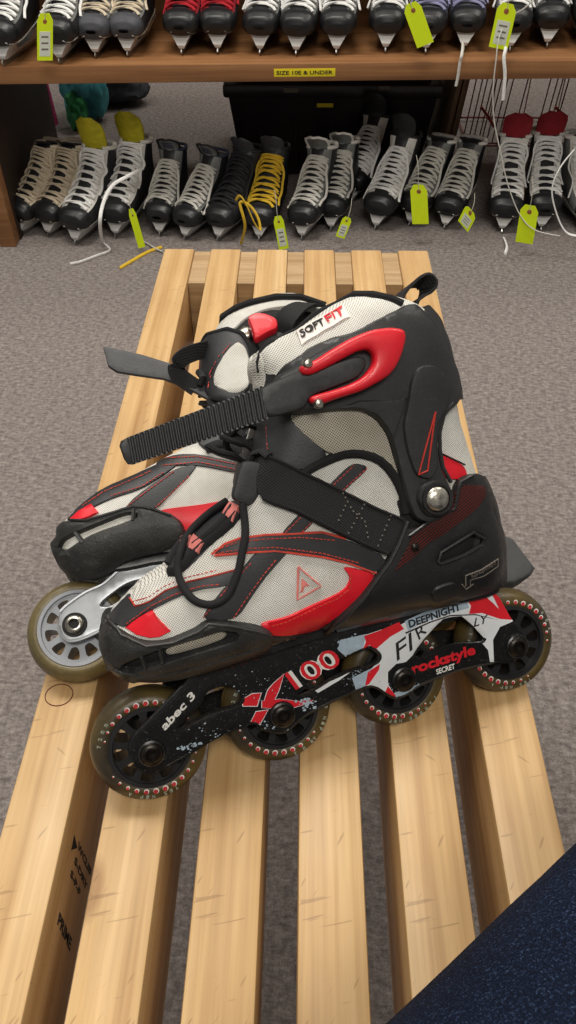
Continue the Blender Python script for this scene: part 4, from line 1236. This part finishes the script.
ribbon(P, Vector((1, -.3, .15)), .0075, .0018, 'webbing_loop', MT['web'], fs)
panel(far, 'cuff', [(345, 325), (358, 350), (370, 385), (384, 425), (392, 450), (396, 480), (380, 492), (362, 480), (345, 440), (320, 410), (290, 405), (280, 370), (300, 345)], MT['cuffblack'], fs, .004, lift=.003, mirror=True)
panel(far, 'heel_shell', [(396, 450), (412, 486), (428, 512), (432, 540), (431, 558), (380, 564), (300, 567), (300, 558), (350, 535), (375, 500)], MT['black'], fs, .004, lift=.001, mirror=True)
# loose strap sticking out in front
SP_ = [(103.3, 347.7), (112, 349), (143, 356), (172, 365), (190, 374), (208, 388), (214, 402), (205, 399), (187.4, 389), (163.8, 380), (134, 375.7), (116.6, 372.8), (108.3, 367)]
wS = far.hpx((215, 380))[2]
slab(far, 'ladder_strap', SP_, wS - .0005, wS + .0022, MT['leather'], fs, edge=.0008, smooth_poly=False, wref=wS)
P = catmull([far.p(p, wS + z_) for p, z_ in (((207, 349), .004), ((196, 352), .010), ((184, 357), .013), ((177, 365), .012), ((178, 374), .008), ((186, 381), .004), ((196, 388), .002))], 6)
ribbon(P, Vector((.35, .75, .5)), .0065, .0016, 'webbing_loop', MT['web'], fs)
b = MB(); b.tube([far.p((199, 372), wS + .004), far.p((203, 378), wS + .008), far.p((200, 384), wS + .004)], .003, 8); b.build('strap_keeper', MT['black'], fs)
for L in ([(206, 396), (214, 391), (226, 402), (236, 414), (246, 430)], [(190, 408), (206, 404), (222, 408), (236, 420)], [(214, 402), (222, 420), (236, 436), (248, 450)], [(200, 440), (216, 432), (232, 440), (246, 456)],
          [(206, 452), (222, 446), (238, 452), (250, 462)], [(196, 432), (212, 424), (230, 428), (244, 440)], [(230, 406), (244, 414), (256, 426), (262, 442)]):
    b = MB(); b.tube(catmull([far.hpx(p, .004) for p in L], 6), .0034, 8, flat=.55, up=(0, 0, 1)); b.build('lace', MT['lace'], fs)
panel(far, 'tongue', [(196, 444), (204, 424), (214, 404), (236, 402), (262, 404), (290, 420), (290, 452), (262, 470), (240, 463), (214, 455)], MT['leather'], fs, .002, lift=.001)
# silver frame
ffr = [(57.5, 625), (59, 613), (65.8, 605), (84, 591.7), (103, 583), (117, 569.4), (125.6, 562.5), (170, 556), (240, 562), (330, 566), (430, 560), (438, 575), (434, 590), (424, 600), (410, 601), (396, 592), (375, 596), (352, 606), (330, 604), (300, 600), (270, 610), (245, 618), (225, 612), (205, 604), (180, 612), (150, 620), (125, 624), (103, 630), (84, 639), (76, 642), (66, 641), (59, 634)]
fh1 = [(99, 606), (103, 600), (125.6, 583), (146, 577.5), (148, 581), (131, 592), (109, 607)]
fh2 = [(190, 590), (215, 578), (240, 580), (240, 590), (215, 600)]
fh3 = [(280, 588), (310, 576), (335, 580), (330, 590), (300, 592)]
fo2 = slab(far, 'frame', ffr, WF - .0035, WF, [MT['silver']], fs, holes=[fh1, fh2, fh3], edge=.0012, step=.004, both=True, wref=WF)
b = MB(); b.tube(catmull([far.p(p, WF) for p in [(60, 612), (67, 605), (85, 592.5), (103, 584), (118, 571), (127, 564)]], 6), .0012, 6); b.tube(catmull([far.p(p, WF) for p in [(58.5, 626), (62, 636), (70, 641), (84, 638), (103, 629)]], 6), .0012, 6); b.build('frame_lip', MT['silver'], fo2)
for k in (.5, 1.5, 2.5):
    b = MB(); b.box((SP * k, .034, 0), (.05, .006, .030), ch=.001); b.build('frame_bridge', MT['silver'], fs)
for k in range(4):
    wheel(far, fs, k, MT['tyre2'], MT['hubsilver'], False, hubr=.0262, rot0=.15 + .3 * k)
    b = MB(); b.lathe([(.0062, -.001), (.0064, .0014), (.0082, .0014), (.0085, 0)], 28); o = b.build('axle_washer', MT['dark'], fs); o.location = (SP * k, 0, WF)
    bolt(far, fs, k, WF, MT['steel'], .0062)
    b = MB(); b.lathe([(.0001, .0012), (.0034, .0012)], 6); o = b.build('hex_socket', MT['dark'], fs); o.location = (SP * k, 0, WF + .0006)
    b = MB(); b.tube([(SP * k, 0, -.021), (SP * k, 0, .019)], .004, 12); b.build('axle', MT['steel'], fs)
MT['brake'] = plain('dark_grey_rubber', (66, 67, 68), .7, var=.15, bump=.3)
slab(far, 'brake_pad', [(492, 531), (512, 540), (534, 569), (530, 576), (513, 585), (496, 584), (478, 590), (462, 578), (470, 552)], -.014, .016, MT['brake'], fs, edge=.003, smooth_poly=False, wref=.012)
slab(far, 'brake_arm', [(430, 560), (470, 548), (484, 560), (482, 584), (455, 592), (428, 590)], -.012, .012, MT['black'], fs, edge=.002, wref=.01)


# ================================================================== ICE SKATES
MT['sk_black'] = plain('black_ice_skate_leather', (34, 35, 38), .5, var=.3, vscale=40, bump=.2, dust=.08)
MT['sk_cap'] = plain('black_ice_skate_toe_cap', (22, 24, 27), .38, var=.3, vscale=50, bump=.15, dust=.10)
MT['sk_grey'] = plain('grey_ice_skate_panel', (118, 120, 118), .6, var=.15)
MT['sk_dgrey'] = plain('dark_grey_ice_skate_panel', (66, 68, 74), .6, var=.2)
MT['sk_navy'] = plain('navy_grey_ice_skate_lining', (52, 56, 76), .8, var=.2)
MT['sk_white'] = plain('white_ice_skate_trim', (226, 224, 218), .6, var=.1)
MT['sk_red'] = plain('red_ice_skate_felt', (140, 20, 34), .8, var=.2)
MT['sk_yellow'] = plain('olive_yellow_ice_skate_felt', (182, 172, 30), .8, var=.2)
MT['sk_holder'] = plain('white_blade_holder_plastic', (222, 222, 220), .32, var=.06, bump=0)
MT['sk_steel'] = plain('ice_skate_steel_blade', (168, 168, 166), .28, .9, var=.1, bump=0)
for nm, c in (('l_white', (240, 240, 238)), ('l_beige', (212, 198, 174)), ('l_grey', (214, 212, 204)), ('l_red', (176, 24, 40)), ('l_black', (38, 38, 42)), ('l_yellow', (222, 184, 50)), ('l_blue', (142, 142, 176))):
    MT[nm] = plain('skate_lace_' + nm[2:], c, .85, var=.12, vscale=200, bump=.3)

RB = [((.138, .076), (.142, .088), .013), ((.132, .060), (.136, .108), .032), ((.116, .055), (.119, .122), .0415), ((.092, .053), (.094, .130), .0455), ((.066, .052), (.070, .137), .046), ((.038, .052), (.046, .150), .045),
      ((.006, .052), (.026, .168), .042), ((-.03, .053), (.006, .188), .039), ((-.07, .055), (-.010, .205), .0375), ((-.108, .060), (-.022, .220), .037), ((-.134, .080), (-.031, .231), .036),
      ((-.138, .115), (-.038, .240), .0365), ((-.131, .160), (-.044, .248), .0385), ((-.128, .205), (-.050, .254), .0405), ((-.131, .240), (-.054, .258), .0415)]


def ring_pt(i, a, grow_=0.0, high=0.0):
    """point on the boot: i = ring (float), a = angle (0 = top/front, pi = bottom/back)"""
    k = min(int(i), len(RB) - 2); f = i - k
    B0, T0, w0 = RB[k]; B1, T1, w1 = RB[k + 1]
    B = Vector((B0[0] + (B1[0] - B0[0]) * f, 0, B0[1] + (B1[1] - B0[1]) * f)); T = Vector((T0[0] + (T1[0] - T0[0]) * f, 0, T0[1] + (T1[1] - T0[1]) * f))
    w_ = w0 + (w1 - w0) * f + grow_
    c = (B + T) / 2; h = (T - B) / 2; L = h.length; h = h * ((L + grow_) / L)
    e = 2 / 2.5
    ca, sa = math.cos(a), math.sin(a)
    x = math.copysign(abs(ca) ** e, ca); y = math.copysign(abs(sa) ** e, sa)
    return c + h * x + Vector((0, w_ * y, 0))


def loft(i0, i1, n, m=30, grow_=0.0, cap0=True, cap1=True, a0=0, a1=2 * math.pi, flare=None):
    V = []; Fc = []; full = abs(a1 - a0 - 2 * math.pi) < 1e-6
    cols = m if full else m + 1
    for r in range(n + 1):
        i = i0 + (i1 - i0) * r / n
        for k in range(cols):
            g = grow_ if flare is None else grow_ + flare(i)
            V.append(ring_pt(i, a0 + (a1 - a0) * k / m, g))
    for r in range(n):
        for k in range(m):
            k2 = (k + 1) % cols if full else k + 1
            Fc.append((r * cols + k, r * cols + k2, (r + 1) * cols + k2, (r + 1) * cols + k))
    if full and cap0: Fc.append(tuple(range(cols))[::-1])
    if full and cap1: Fc.append(tuple(n * cols + k for k in range(cols)))
    return V, Fc


def build_ice_skate(kd, rnd):
    root = bpy.data.objects.new('ice_skate', None); COL.objects.link(root); root.empty_display_size = .05
    # boot with an open collar: outer wall, rim, inner wall
    V, Fc = loft(.0, 14, 30, 32, cap1=False)
    cols = 32; last = len(V) - cols
    b = MB(); b.add(V, Fc)
    inn = []
    for dz, g in ((.000, -.007), (-.03, -.010), (-.075, -.012)):
        ring = []
        for k in range(cols):
            p = ring_pt(14, 2 * math.pi * k / cols, g); ring.append(p + Vector((0, 0, dz)))
        inn.append(len(b.V)); b.V += ring
    seq = [last] + inn
    for s0, s1_ in zip(seq, seq[1:]):
        for k in range(cols): b.F.append((s0 + k, s0 + (k + 1) % cols, s1_ + (k + 1) % cols, s1_ + k))
    b.F.append(tuple(inn[-1] + k for k in range(cols)))
    boot = b.build('boot', MT[kd['boot']], root)
    # padded collar rim
    b = MB(); b.tube([ring_pt(14, 2 * math.pi * k / 32, -.002) + Vector((0, 0, .002 + (.010 if abs(k - 16) < 6 else 0))) for k in range(3, 30)], .0070 if kd['rim'] in ('sk_white', 'l_beige') else .0052, 8); b.build('collar', MT[kd['rim']], root)
    # lining inside
    V, Fc = [], []
    for dz, g in ((-.002, -.0078), (-.04, -.0115), (-.074, -.0130)):
        for k in range(cols): V.append(ring_pt(14, 2 * math.pi * k / cols, g) + Vector((0, 0, dz)))
    for r in range(2):
        for k in range(cols): Fc.append((r * cols + k, r * cols + (k + 1) % cols, (r + 1) * cols + (k + 1) % cols, (r + 1) * cols + k))
    Fc.append(tuple(2 * cols + k for k in range(cols)))
    mk('lining', V, Fc, MT[kd['lining']], root)
    # toe cap
    V, Fc = loft(0, 2.55, 10, 32, .0022); b = MB(); b.add(V, Fc); b.build('toe_cap', MT[kd['cap']], root)
    # quarter panels beside the eyelets
    for sgn in (1, -1):
        V0, F0 = loft(2.7, 13.6, 20, 5, .0016, a0=sgn * .38, a1=sgn * 1.05); V1 = [ring_pt(2.7 + 10.9 * r / 20, sgn * (.38 + .67 * k / 5), -.001) for r in range(21) for k in range(6)]
        mk('eyelet_panel', *shell_mesh(V0, V1, F0), MT[kd['panel']], root)
    b = MB()
    for sgn in (1, -1):
        pts = [ring_pt(i, sgn * 2.35, .0012) for i in np.linspace(.6, 9.5, 16)]; b.tube(pts, .0022, 6)
    b.build('welt', MT[kd['rim'] if kd['rim'] != 'sk_red' else 'sk_white'], root)
    # tongue: a curved padded plate out of the throat, leaning forward
    H = kd.get('th', .045); V = []; Fc = []; nn = 12; m = 8
    base = [Vector(ring_pt(6 + 8 * r / 7, 0, -.007 + .008 * (r / 7) ** 2)) for r in range(8)]
    up = Vector((.30 if kd.get('flop') is None else kd['flop'], 0, 1)).normalized()
    ext = [base[-1] + up * (H * t / 5) + Vector((.020 * (t / 5) ** 2, 0, 0)) for t in range(1, 6)]
    path = base + ext
    for layer in (0, 1):
        for r, p in enumerate(path):
            t = r / (len(path) - 1); hw = .020 + kd.get('tw', .012) * min(1, max(0, (t - .3) / .4))
            if t > .86: hw *= math.sqrt(max(.06, 1 - ((t - .86) / .15) ** 2))
            for k in range(m + 1):
                s_ = k / m * 2 - 1; off = Vector((-.012 * s_ * s_ - .007 * layer, hw * s_, -.002 * s_ * s_ - .003 * layer))
                V.append(p + off)
    n0 = len(path) * (m + 1)
    T = []
    for r in range(len(path) - 1):
        for k in range(m): T.append((r * (m + 1) + k, r * (m + 1) + k + 1, (r + 1) * (m + 1) + k + 1, (r + 1) * (m + 1) + k))
    VV, FF = shell_mesh(V[:n0], V[n0:], T)
    tg = mk('tongue', VV, FF, MT[kd['tongue']], root)
    if kd.get('trim'):
        b = MB(); L = len(path)
        edge_l = [V[r * (m + 1)] for r in range(7, L)]; edge_r = [V[r * (m + 1) + m] for r in range(7, L)]
        b.tube(edge_l + [V[(L - 1) * (m + 1) + k] for k in range(1, m)] + edge_r[::-1], .0042, 8); b.build('tongue_trim', MT[kd['trim']], tg)
    if kd.get('bars'):
        for r in (8, 9, 10):
            b = MB(); b.tube([V[r * (m + 1) + k] + Vector((.0015, 0, .001)) for k in range(2, m - 1)], .003, 6, flat=.5); b.build('tongue_bar', MT[kd['bars']], tg)
    # laces
    b = MB(); rows = kd.get('rows', 10)
    for j in range(rows):
        i0 = 2.75 + (kd.get('itop', 11.5) - 2.75) * j / (rows - 1); i1 = i0 + .75 * rnd.uniform(.7, 1.2)
        for sgn in (1, -1):
            P = []
            for k in range(9):
                t = k / 8; a = sgn * (-.78 + 1.56 * t) ; i = i0 + (i1 - i0) * t + rnd.uniform(-.05, .05)
                P.append(ring_pt(min(i, 13.9), a, .0036 + .005 * math.sin(math.pi * t) + (.002 if sgn > 0 else 0)))
            b.tube(P, .0046, 6, flat=.6)
    lc = b.build('lace', MT[kd['lace']], root)
    for sgn in (1, -1):
        if kd.get('bow', True):
            p0 = ring_pt(kd.get('itop', 11.5), sgn * .5, .006); b = MB(); P = [p0]
            d = Vector((.02, sgn * rnd.uniform(.005, .02), -.01))
            for k in range(1, 7):
                q = ring_pt(max(3, kd.get('itop', 11.5) - k * 1.15), sgn * (.6 + .12 * k * rnd.uniform(.5, 1.4)), .007 + .004 * math.sin(k)); P.append(q)
            b.tube(catmull(P, 5), .0038, 6, flat=.6); b.build('lace', MT[kd['lace']], root)
    # holder with front and rear towers, runner
    prof = [(.118, .062), (.100, .058), (.066, .056), (.060, .048), (.050, .034), (.020, .026), (-.035, .026), (-.062, .034), (-.070, .048), (-.076, .058), (-.128, .064), (-.130, .050), (-.128, .030), (-.124, .016), (.108, .016), (.126, .020), (.130, .030), (.124, .046)]
    P, T, D = triangulate(prof, step=.012)
    top = []; bot = []
    for (x, z), d in zip(P, D):
        t = min(1, max(0, (z - .016) / .044)); hw = .0050 + .0200 * t ** 1.25
        top.append(Vector((x, hw, z))); bot.append(Vector((x, -hw, z)))
    mk('blade_holder', *shell_mesh(top, bot, T), MT['sk_holder'] if kd.get('holder') != 'grey' else MT['sk_grey'], root)
    bl = [(.1265, .022), (.132, .018), (.136, .012), (.133, .006), (.122, .0015), (.09, 0), (-.09, 0), (-.118, .002), (-.130, .009), (-.131, .018), (-.12, .019), (.12, .019)]
    P, T, D = triangulate(bl, step=.02)
    mk('runner', *shell_mesh([Vector((x, .0016, z)) for x, z in P], [Vector((x, -.0016, z)) for x, z in P], T), MT['sk_steel'], root, False)
    return root


def clone(root):
    r = root.copy(); COL.objects.link(r)
    for ch in list(root.children):
        c = ch.copy(); COL.objects.link(c); c.parent = r
        for g in list(ch.children):
            d = g.copy(); COL.objects.link(d); d.parent = c
    return r


def place(root, px, z, topx, scale=1.0, pitch=0.0, roll=0.0, yaw=None, mirror=False):
    """blade toe at pixel px on height z; yaw chosen so that the collar's middle shows at column topx"""
    p = at_z(px, z); best = None
    for k in range(-60, 61):
        y_ = math.radians(-90 + k) if yaw is None else math.radians(-90 + yaw)
        R_ = Matrix.Rotation(y_, 3, 'Z') @ Matrix.Rotation(pitch, 3, 'Y') @ Matrix.Rotation(roll, 3, 'X')
        loc = p - R_ @ (Vector((.130 * SKX, 0, .003)) * scale); q = loc + R_ @ (Vector((-.075 * SKX, 0, .245 * SKZ)) * scale)
        d = q - CAM; x = 288 + F * d.dot(RX) / d.dot(FZ)
        e = abs(x - topx)
        if best is None or e < best[0]: best = (e, R_, loc)
    R_, loc = best[1], best[2]
    M = Matrix.Translation(loc) @ R_.to_4x4() @ Matrix.Diagonal((scale * SKX, scale * SKY, scale * SKZ, 1))
    # rest on the surface
    low = min((M @ Vector((x, y, zz))).z for x, zz in ((.09, 0), (-.09, 0), (.136, .012), (-.13, .009), (.122, .0015)) for y in (.0016, -.0016))
    if kd_rest[0]: M = Matrix.Translation((0, 0, z - low + .0003)) @ M
    root.matrix_world = M
    return M


kd_rest = [True]
SKX, SKY, SKZ = .82, .96, .73
GF = 'ice skates standing in a row on the carpet'; GS = 'ice skates standing on the shelf'
base_k = dict(boot='sk_black', rim='sk_black', lining='sk_dgrey', cap='sk_cap', panel='sk_black', tongue='sk_dgrey', lace='l_white')
K = {
    'beige': dict(base_k, rim='l_beige', lining='sk_black', tongue='sk_black', lace='l_beige', th=.03, panel='l_beige', cap='sk_cap', itop=12),
    'yellow': dict(base_k, rim='sk_white', lining='sk_yellow', tongue='sk_yellow', th=.105, flop=.02, tw=.018, panel='sk_white', lace='l_white', rows=10, itop=12.5),
    'navy': dict(base_k, rim='sk_navy', lining='sk_grey', tongue='sk_grey', th=.05, bars='sk_navy', trim='sk_black', lace='l_grey', itop=9.0, panel='sk_grey'),
    'allblack': dict(base_k, lining='sk_navy', tongue='sk_dgrey', th=.06, lace='l_black'),
    'yellowlace': dict(base_k, lining='sk_navy', tongue='sk_dgrey', th=.06, lace='l_yellow', itop=10.5),
    'greytongue': dict(base_k, rim='sk_white', lining='sk_black', tongue='sk_grey', trim='sk_white', th=.05, lace='l_grey', itop=10, panel='sk_grey'),
    'talltongue': dict(base_k, lining='sk_black', tongue='sk_black', th=.085, lace='l_white', panel='sk_white', itop=9, flop=.1),
    'whiterim': dict(base_k, rim='sk_white', lining='sk_black', tongue='sk_black', th=.03, lace='l_grey', itop=10, panel='sk_grey'),
    'redtongue': dict(base_k, rim='sk_white', lining='sk_black', tongue='sk_red', th=.085, flop=.02, tw=.018, panel='sk_white', lace='l_white', itop=12, rows=10),
    'greyside': dict(base_k, boot='sk_grey', rim='sk_white', lace='l_white', tongue='sk_black', panel='sk_white', th=.03),
    'greencap': dict(base_k, boot='sk_black', rim='sk_white', lace='l_white', panel='sk_grey', th=.03),
    'redlace': dict(base_k, rim='sk_grey', lace='l_red', panel='sk_red', boot='sk_black', th=.03),
    'upbeige': dict(base_k, rim='l_beige', lace='l_beige', cap='sk_dgrey', panel='sk_grey', th=.03),
    'upwhite': dict(base_k, lace='l_white', panel='sk_grey', th=.03),
    'upblue': dict(base_k, lace='l_blue', panel='sk_navy', th=.03, boot='sk_dgrey'),
}
# kind, blade-toe pixel, column of the collar, scale, pitch, roll, label
FLOOR = [
    ('beige', (21, 236), 47, .95, 0, 0, 'black ice skate with beige laces, leftmost on the carpet row'),
    ('beige', (49, 238), 71, .95, 0, 0, 'black ice skate with beige laces and beige collar, second on the carpet row'),
    ('yellow', (76, 246), 97, 1.0, 0, 0, 'black ice skate with white laces and upright yellow tongue, left one of the pair'),
    ('yellow', (116, 239), 134, 1.0, 0, 0, 'black ice skate with white laces and yellow tongue, carrying a neon tag on its toe'),
    ('navy', (160, 237), 172, .9, 0, 0, 'black ice skate with grey and navy striped tongue standing upright, beside the yellow tongued one'),
    ('navy', (185, 241), 212, .9, 0, 0, 'black ice skate with grey and navy striped tongue leaning right, beside the all black skate'),
    ('allblack', (218, 242), 246, .95, 0, 0, 'all black ice skate with black laces beside the yellow laced skate'),
    ('yellowlace', (259, 242), 274, .95, 0, 0, 'black ice skate with yellow laces on the carpet row'),
    ('greytongue', (302, 241), 320, .95, 0, .10, 'black ice skate with grey laces and pale padded grey tongue behind the bench end'),
    ('greytongue', (331, 232), 344, .92, 0, .10, 'partly hidden grey laced skate between the padded grey tongue and the tall black tongue'),
    ('talltongue', (349, 206), 377, 1.0, 0, 0, 'white laced ice skate with a tall black tongue, set further back than its neighbours'),
    ('talltongue', (375, 231), 404, 1.0, 0, 0, 'white laced ice skate with a tall black tongue standing in the front row'),
    ('whiterim', (409, 227), 440, .92, 0, 0, 'black ice skate with grey laces hidden partly behind a plain neon tag'),
    ('whiterim', (444, 230), 470, .92, 0, 0, 'black ice skate with grey laces and the diamond turned tag at its side'),
    ('redtongue', (501, 234), 515, 1.0, 0, 0, 'black ice skate with white laces, white collar and red tongue, left of its pair'),
    ('redtongue', (540, 232), 548, 1.0, 0, 0, 'black ice skate with white laces and red tongue, right of its pair'),
    ('greyside', (588, 236), 582, 1.0, 0, 0, 'pale grey ice skate at the right edge of the carpet row'),
]
UP = [
    ('greencap', (4, 60), 13, 1.0, 'black and grey ice skate with white laces at the left end of the shelf'),
    ('greencap', (60, 58), 67, 1.0, 'ice skate with white laces behind the upright neon tag on the shelf'),
    ('upbeige', (96, 52), 101, .95, 'dark grey capped ice skate with beige laces on the shelf, left of its pair'),
    ('upbeige', (128, 51), 136, .95, 'dark grey capped ice skate with beige laces on the shelf, right of its pair'),
    ('redlace', (182, 49), 188, 1.0, 'ice skate with red laces on the shelf, left of its pair'),
    ('redlace', (218, 48), 222, 1.0, 'ice skate with red laces on the shelf, right of its pair'),
    ('upwhite', (260, 49), 268, 1.0, 'black ice skate with white laces beside the red laced pair'),
    ('upwhite', (296, 50), 308, 1.0, 'black ice skate with white laces above the yellow shelf sticker'),
    ('upwhite', (336, 49), 345, 1.0, 'black ice skate with white laces at the right end of the yellow shelf sticker'),
    ('upwhite', (385, 47), 392, 1.0, 'black ice skate with white laces just left of the tilted neon tag'),
    ('upblue', (425, 48), 436, 1.0, 'ice skate with bluish laces behind the tilted neon tag'),
    ('upblue', (463, 46), 474, 1.0, 'ice skate with bluish laces between the two neon tags at the right of the shelf'),
    ('upwhite', (509, 46), 518, 1.0, 'black ice skate behind the neon tag with a white patch on the shelf'),
    ('upwhite', (546, 42), 556, 1.0, 'black ice skate with long grey laces at the right end of the shelf'),
    ('allblack', (590, 44), 594, 1.0, 'black ice skate cut off by the right edge of the shelf view'),
]
rnd = random.Random(11)
protos = {}
used = {}


def get(kind):
    if kind not in protos:
        protos[kind] = build_ice_skate(K[kind], random.Random(len(protos) * 7 + 1)); used[kind] = 0
    used[kind] += 1
    return protos[kind] if used[kind] == 1 else clone(protos[kind])


MATS_ = []
for i, (kind, px, tx, sc, pi_, ro, lb) in enumerate(FLOOR):
    o = get(kind); M_ = place(o, px, 0, tx, sc, pi_, ro, mirror=False); tag(o, lb, 'ice skate', GF); MATS_.append(o)
ZT = ZS1 + .0002
for i, (kind, px, tx, sc, lb) in enumerate(UP):
    o = get(kind); place(o, (px[0], px[1] + 7), ZT, tx, sc * .93); tag(o, lb, 'ice skate', GS); MATS_.append(o)

# ---------------------------------------------------------------- neon tags
MT['neon'] = plain('neon_yellow_card', (228, 255, 20), .6, var=.04, bump=0)
MT['eyelet'] = plain('brown_tag_eyelet', (150, 90, 50), .7, bump=0)
MT['paper'] = plain('white_tag_print', (222, 228, 214), .7, var=.06, bump=0)
MT['string'] = plain('tag_string', (190, 186, 170), .9, bump=0)


def neon_tag(c4, y, patch, label, anchor=None):
    """c4: pixels of the card corners (eyelet end left, right, far end right, left) hanging in a plane at depth y"""
    P = [at_y(p, y) for p in c4]
    o0 = (P[0] + P[1]) / 2
    root = empty('price_tag', loc=o0); tag(root, label, 'tag', 'neon tags on the skates')
    ex = (P[1] - P[0]); ey = (P[3] - P[0] + P[2] - P[1]) / 2; n = ex.cross(ey).normalized() * .0005

    def q(a, b_): return ex * (a - .5) + ey * b_
    sh_ = [(.22, -.06), (.78, -.06), (1, .10), (1, 1), (0, 1), (0, .10)]
    T = [(0, 1, 2, 3, 4, 5)]
    mk('card', *shell_mesh([q(a, b_) - n for a, b_ in sh_], [q(a, b_) + n for a, b_ in sh_], T), MT['neon'], root, False)
    cn = -1 if (ex.cross(ey)).dot(CAM - o0) < 0 else 1
    f = n * cn * 1.6
    hole = [q(.5 + .13 * math.cos(t) * 1.0, .12 + .13 * math.sin(t) * ex.length / ey.length) + f for t in np.linspace(0, 2 * math.pi, 12, endpoint=False)]
    mk('eyelet', *shell_mesh(hole, [h - f * .5 for h in hole], [tuple(range(12))]), MT['eyelet'], root, False)
    if patch:
        pp = [q(.16, .34), q(.84, .34), q(.84, .90), q(.16, .90)]
        pt = mk('printed_patch', *shell_mesh([p + f for p in pp], [p + f * .5 for p in pp], [(0, 1, 2, 3)]), MT['paper'], root, False)
        for k in range(3):
            a = [q(.28, .44 + k * .14), q(.72, .44 + k * .14), q(.72, .48 + k * .14), q(.28, .48 + k * .14)]
            mk('printed_line', *shell_mesh([p + f * 1.2 for p in a], [p + f for p in a], [(0, 1, 2, 3)]), MT['greylabel'], pt, False)
    b = MB(); b.tube(catmull([q(.5, .12), q(.5, -.15) - n * cn * -2, q(.55, -.4) + Vector((0, .012, .004)), q(.5, -.6) + Vector((0, .03, .008))], 4), .0007, 5); b.build('string', MT['string'], root)


neon_tag([(37, 16), (53, 16), (53, 61), (37, 60)], 1.79, True, 'neon tag with white patch hanging straight at the left of the shelf')
neon_tag([(403, 9), (420, 2), (433, 40), (418, 50)], 1.86, False, 'tilted plain neon tag hanging over the shelf edge')
neon_tag([(498, 4), (517, 8), (508, 51), (488, 46)], 1.87, True, 'neon tag with white patch at the right of the shelf')
neon_tag([(128, 212), (135, 210), (146, 246), (138, 249)], 1.80, False, 'narrow neon tag hanging in front of the yellow tongued skate')
neon_tag([(273, 219), (283, 217), (289, 248), (279, 250)], 1.80, True, 'neon tag with white patch beside the yellow laced skate')
neon_tag([(343, 217), (352, 220), (346, 238), (334, 237)], 1.83, True, 'small neon tag lying at the toe of the grey laced skate')
neon_tag([(410, 187), (427, 187), (429, 224), (412, 224)], 1.85, False, 'plain neon tag hanging straight in the carpet row')
neon_tag([(466, 205), (476, 217), (467, 234), (459, 219)], 1.85, True, 'diamond turned neon tag with a printed picture in the carpet row')
neon_tag([(521, 206), (539, 209), (533, 244), (515, 242)], 1.80, False, 'plain neon tag below the red tongued skates')


# ---------------------------------------------------------------- loose laces
def lace(pts, r, m, label, cat='lace', flat=.5):
    P = catmull(pts, 8); b = MB(); b.tube([p - P[0] for p in P], r, 8, flat=flat); o = b.build('loose_lace', m); o.location = P[0]
    tag(o, label, cat, 'loose laces hanging from the skates')


def fl(px, z=.004): return at_z(px, z)


lace([at_y((143, 168), 1.93), at_y((128, 176), 1.87), at_y((112, 186), 1.84), at_y((103, 204), 1.80), at_y((100, 224), 1.775), fl((103, 242)), fl((110, 250)), fl((96, 256)), fl((80, 262)), fl((70, 264))], .0042, MT['l_white'], 'long white lace trailing down onto the carpet from the yellow tongued skate')
lace([fl((120, 268)), fl((130, 262)), fl((142, 255)), fl((150, 251)), fl((162, 247))], .0038, MT['l_yellow'], 'yellow lace lying on the carpet by the left bench corner')
lace([fl((138, 239)), fl((148, 244)), fl((156, 249)), fl((163, 252))], .0045, MT['l_grey'], 'short grey lace end lying on the carpet at the left bench corner')
lace([at_y((236, 200), 1.83), at_y((240, 196), 1.81), at_y((246, 204), 1.79), at_y((254, 222), 1.78), at_y((260, 230), 1.78), at_y((258, 218), 1.79), at_y((250, 206), 1.80), at_y((240, 203), 1.80), at_y((245, 225), 1.80), fl((241, 244))], .0034, MT['l_yellow'], 'yellow lace looped beside the yellow laced skate')
lace([at_y((463, 44), 1.93), at_y((462, 54), 1.87), at_y((460, 62), 1.865), at_y((458, 76), 1.865), at_y((456, 86), 1.865)], .0042, MT['l_grey'], 'short grey lace hanging over the shelf edge')
lace([at_y((534, 0), 1.95), at_y((522, 10), 1.93), at_y((508, 18), 1.90), at_y((502, 30), 1.87), at_y((498, 42), 1.86), at_y((496, 60), 1.85), at_y((493, 90), 1.85), at_y((494, 120), 1.85), at_y((500, 150), 1.84), at_y((508, 185), 1.82), at_y((520, 215), 1.80), at_y((535, 230), 1.79), at_y((560, 236), 1.79)], .0026, MT['l_grey'], 'very long thin grey lace hanging from the shelf down to the carpet row')
lace([at_y((509, 34), 1.90), at_y((506, 48), 1.87), at_y((504, 58), 1.858), at_y((505, 76), 1.858), at_y((503, 100), 1.858)], .0048, MT['l_white'], 'thick white lace hanging over the shelf edge')
lace([at_y((574, 150), 1.82), at_y((560, 168), 1.79), at_y((552, 190), 1.78), at_y((557, 215), 1.78), at_y((566, 232), 1.78), at_y((578, 236), 1.78)], .0036, MT['l_white'], 'white lace looping at the right edge of the carpet row')
lace([at_z((504, 238), .004), at_z((507, 247), .004), at_z((505, 254), .004)], .005, MT['l_white'], 'short white lace end on the carpet below the red tongued skate')
for px, d in (((150, 0), 1),):
    pass
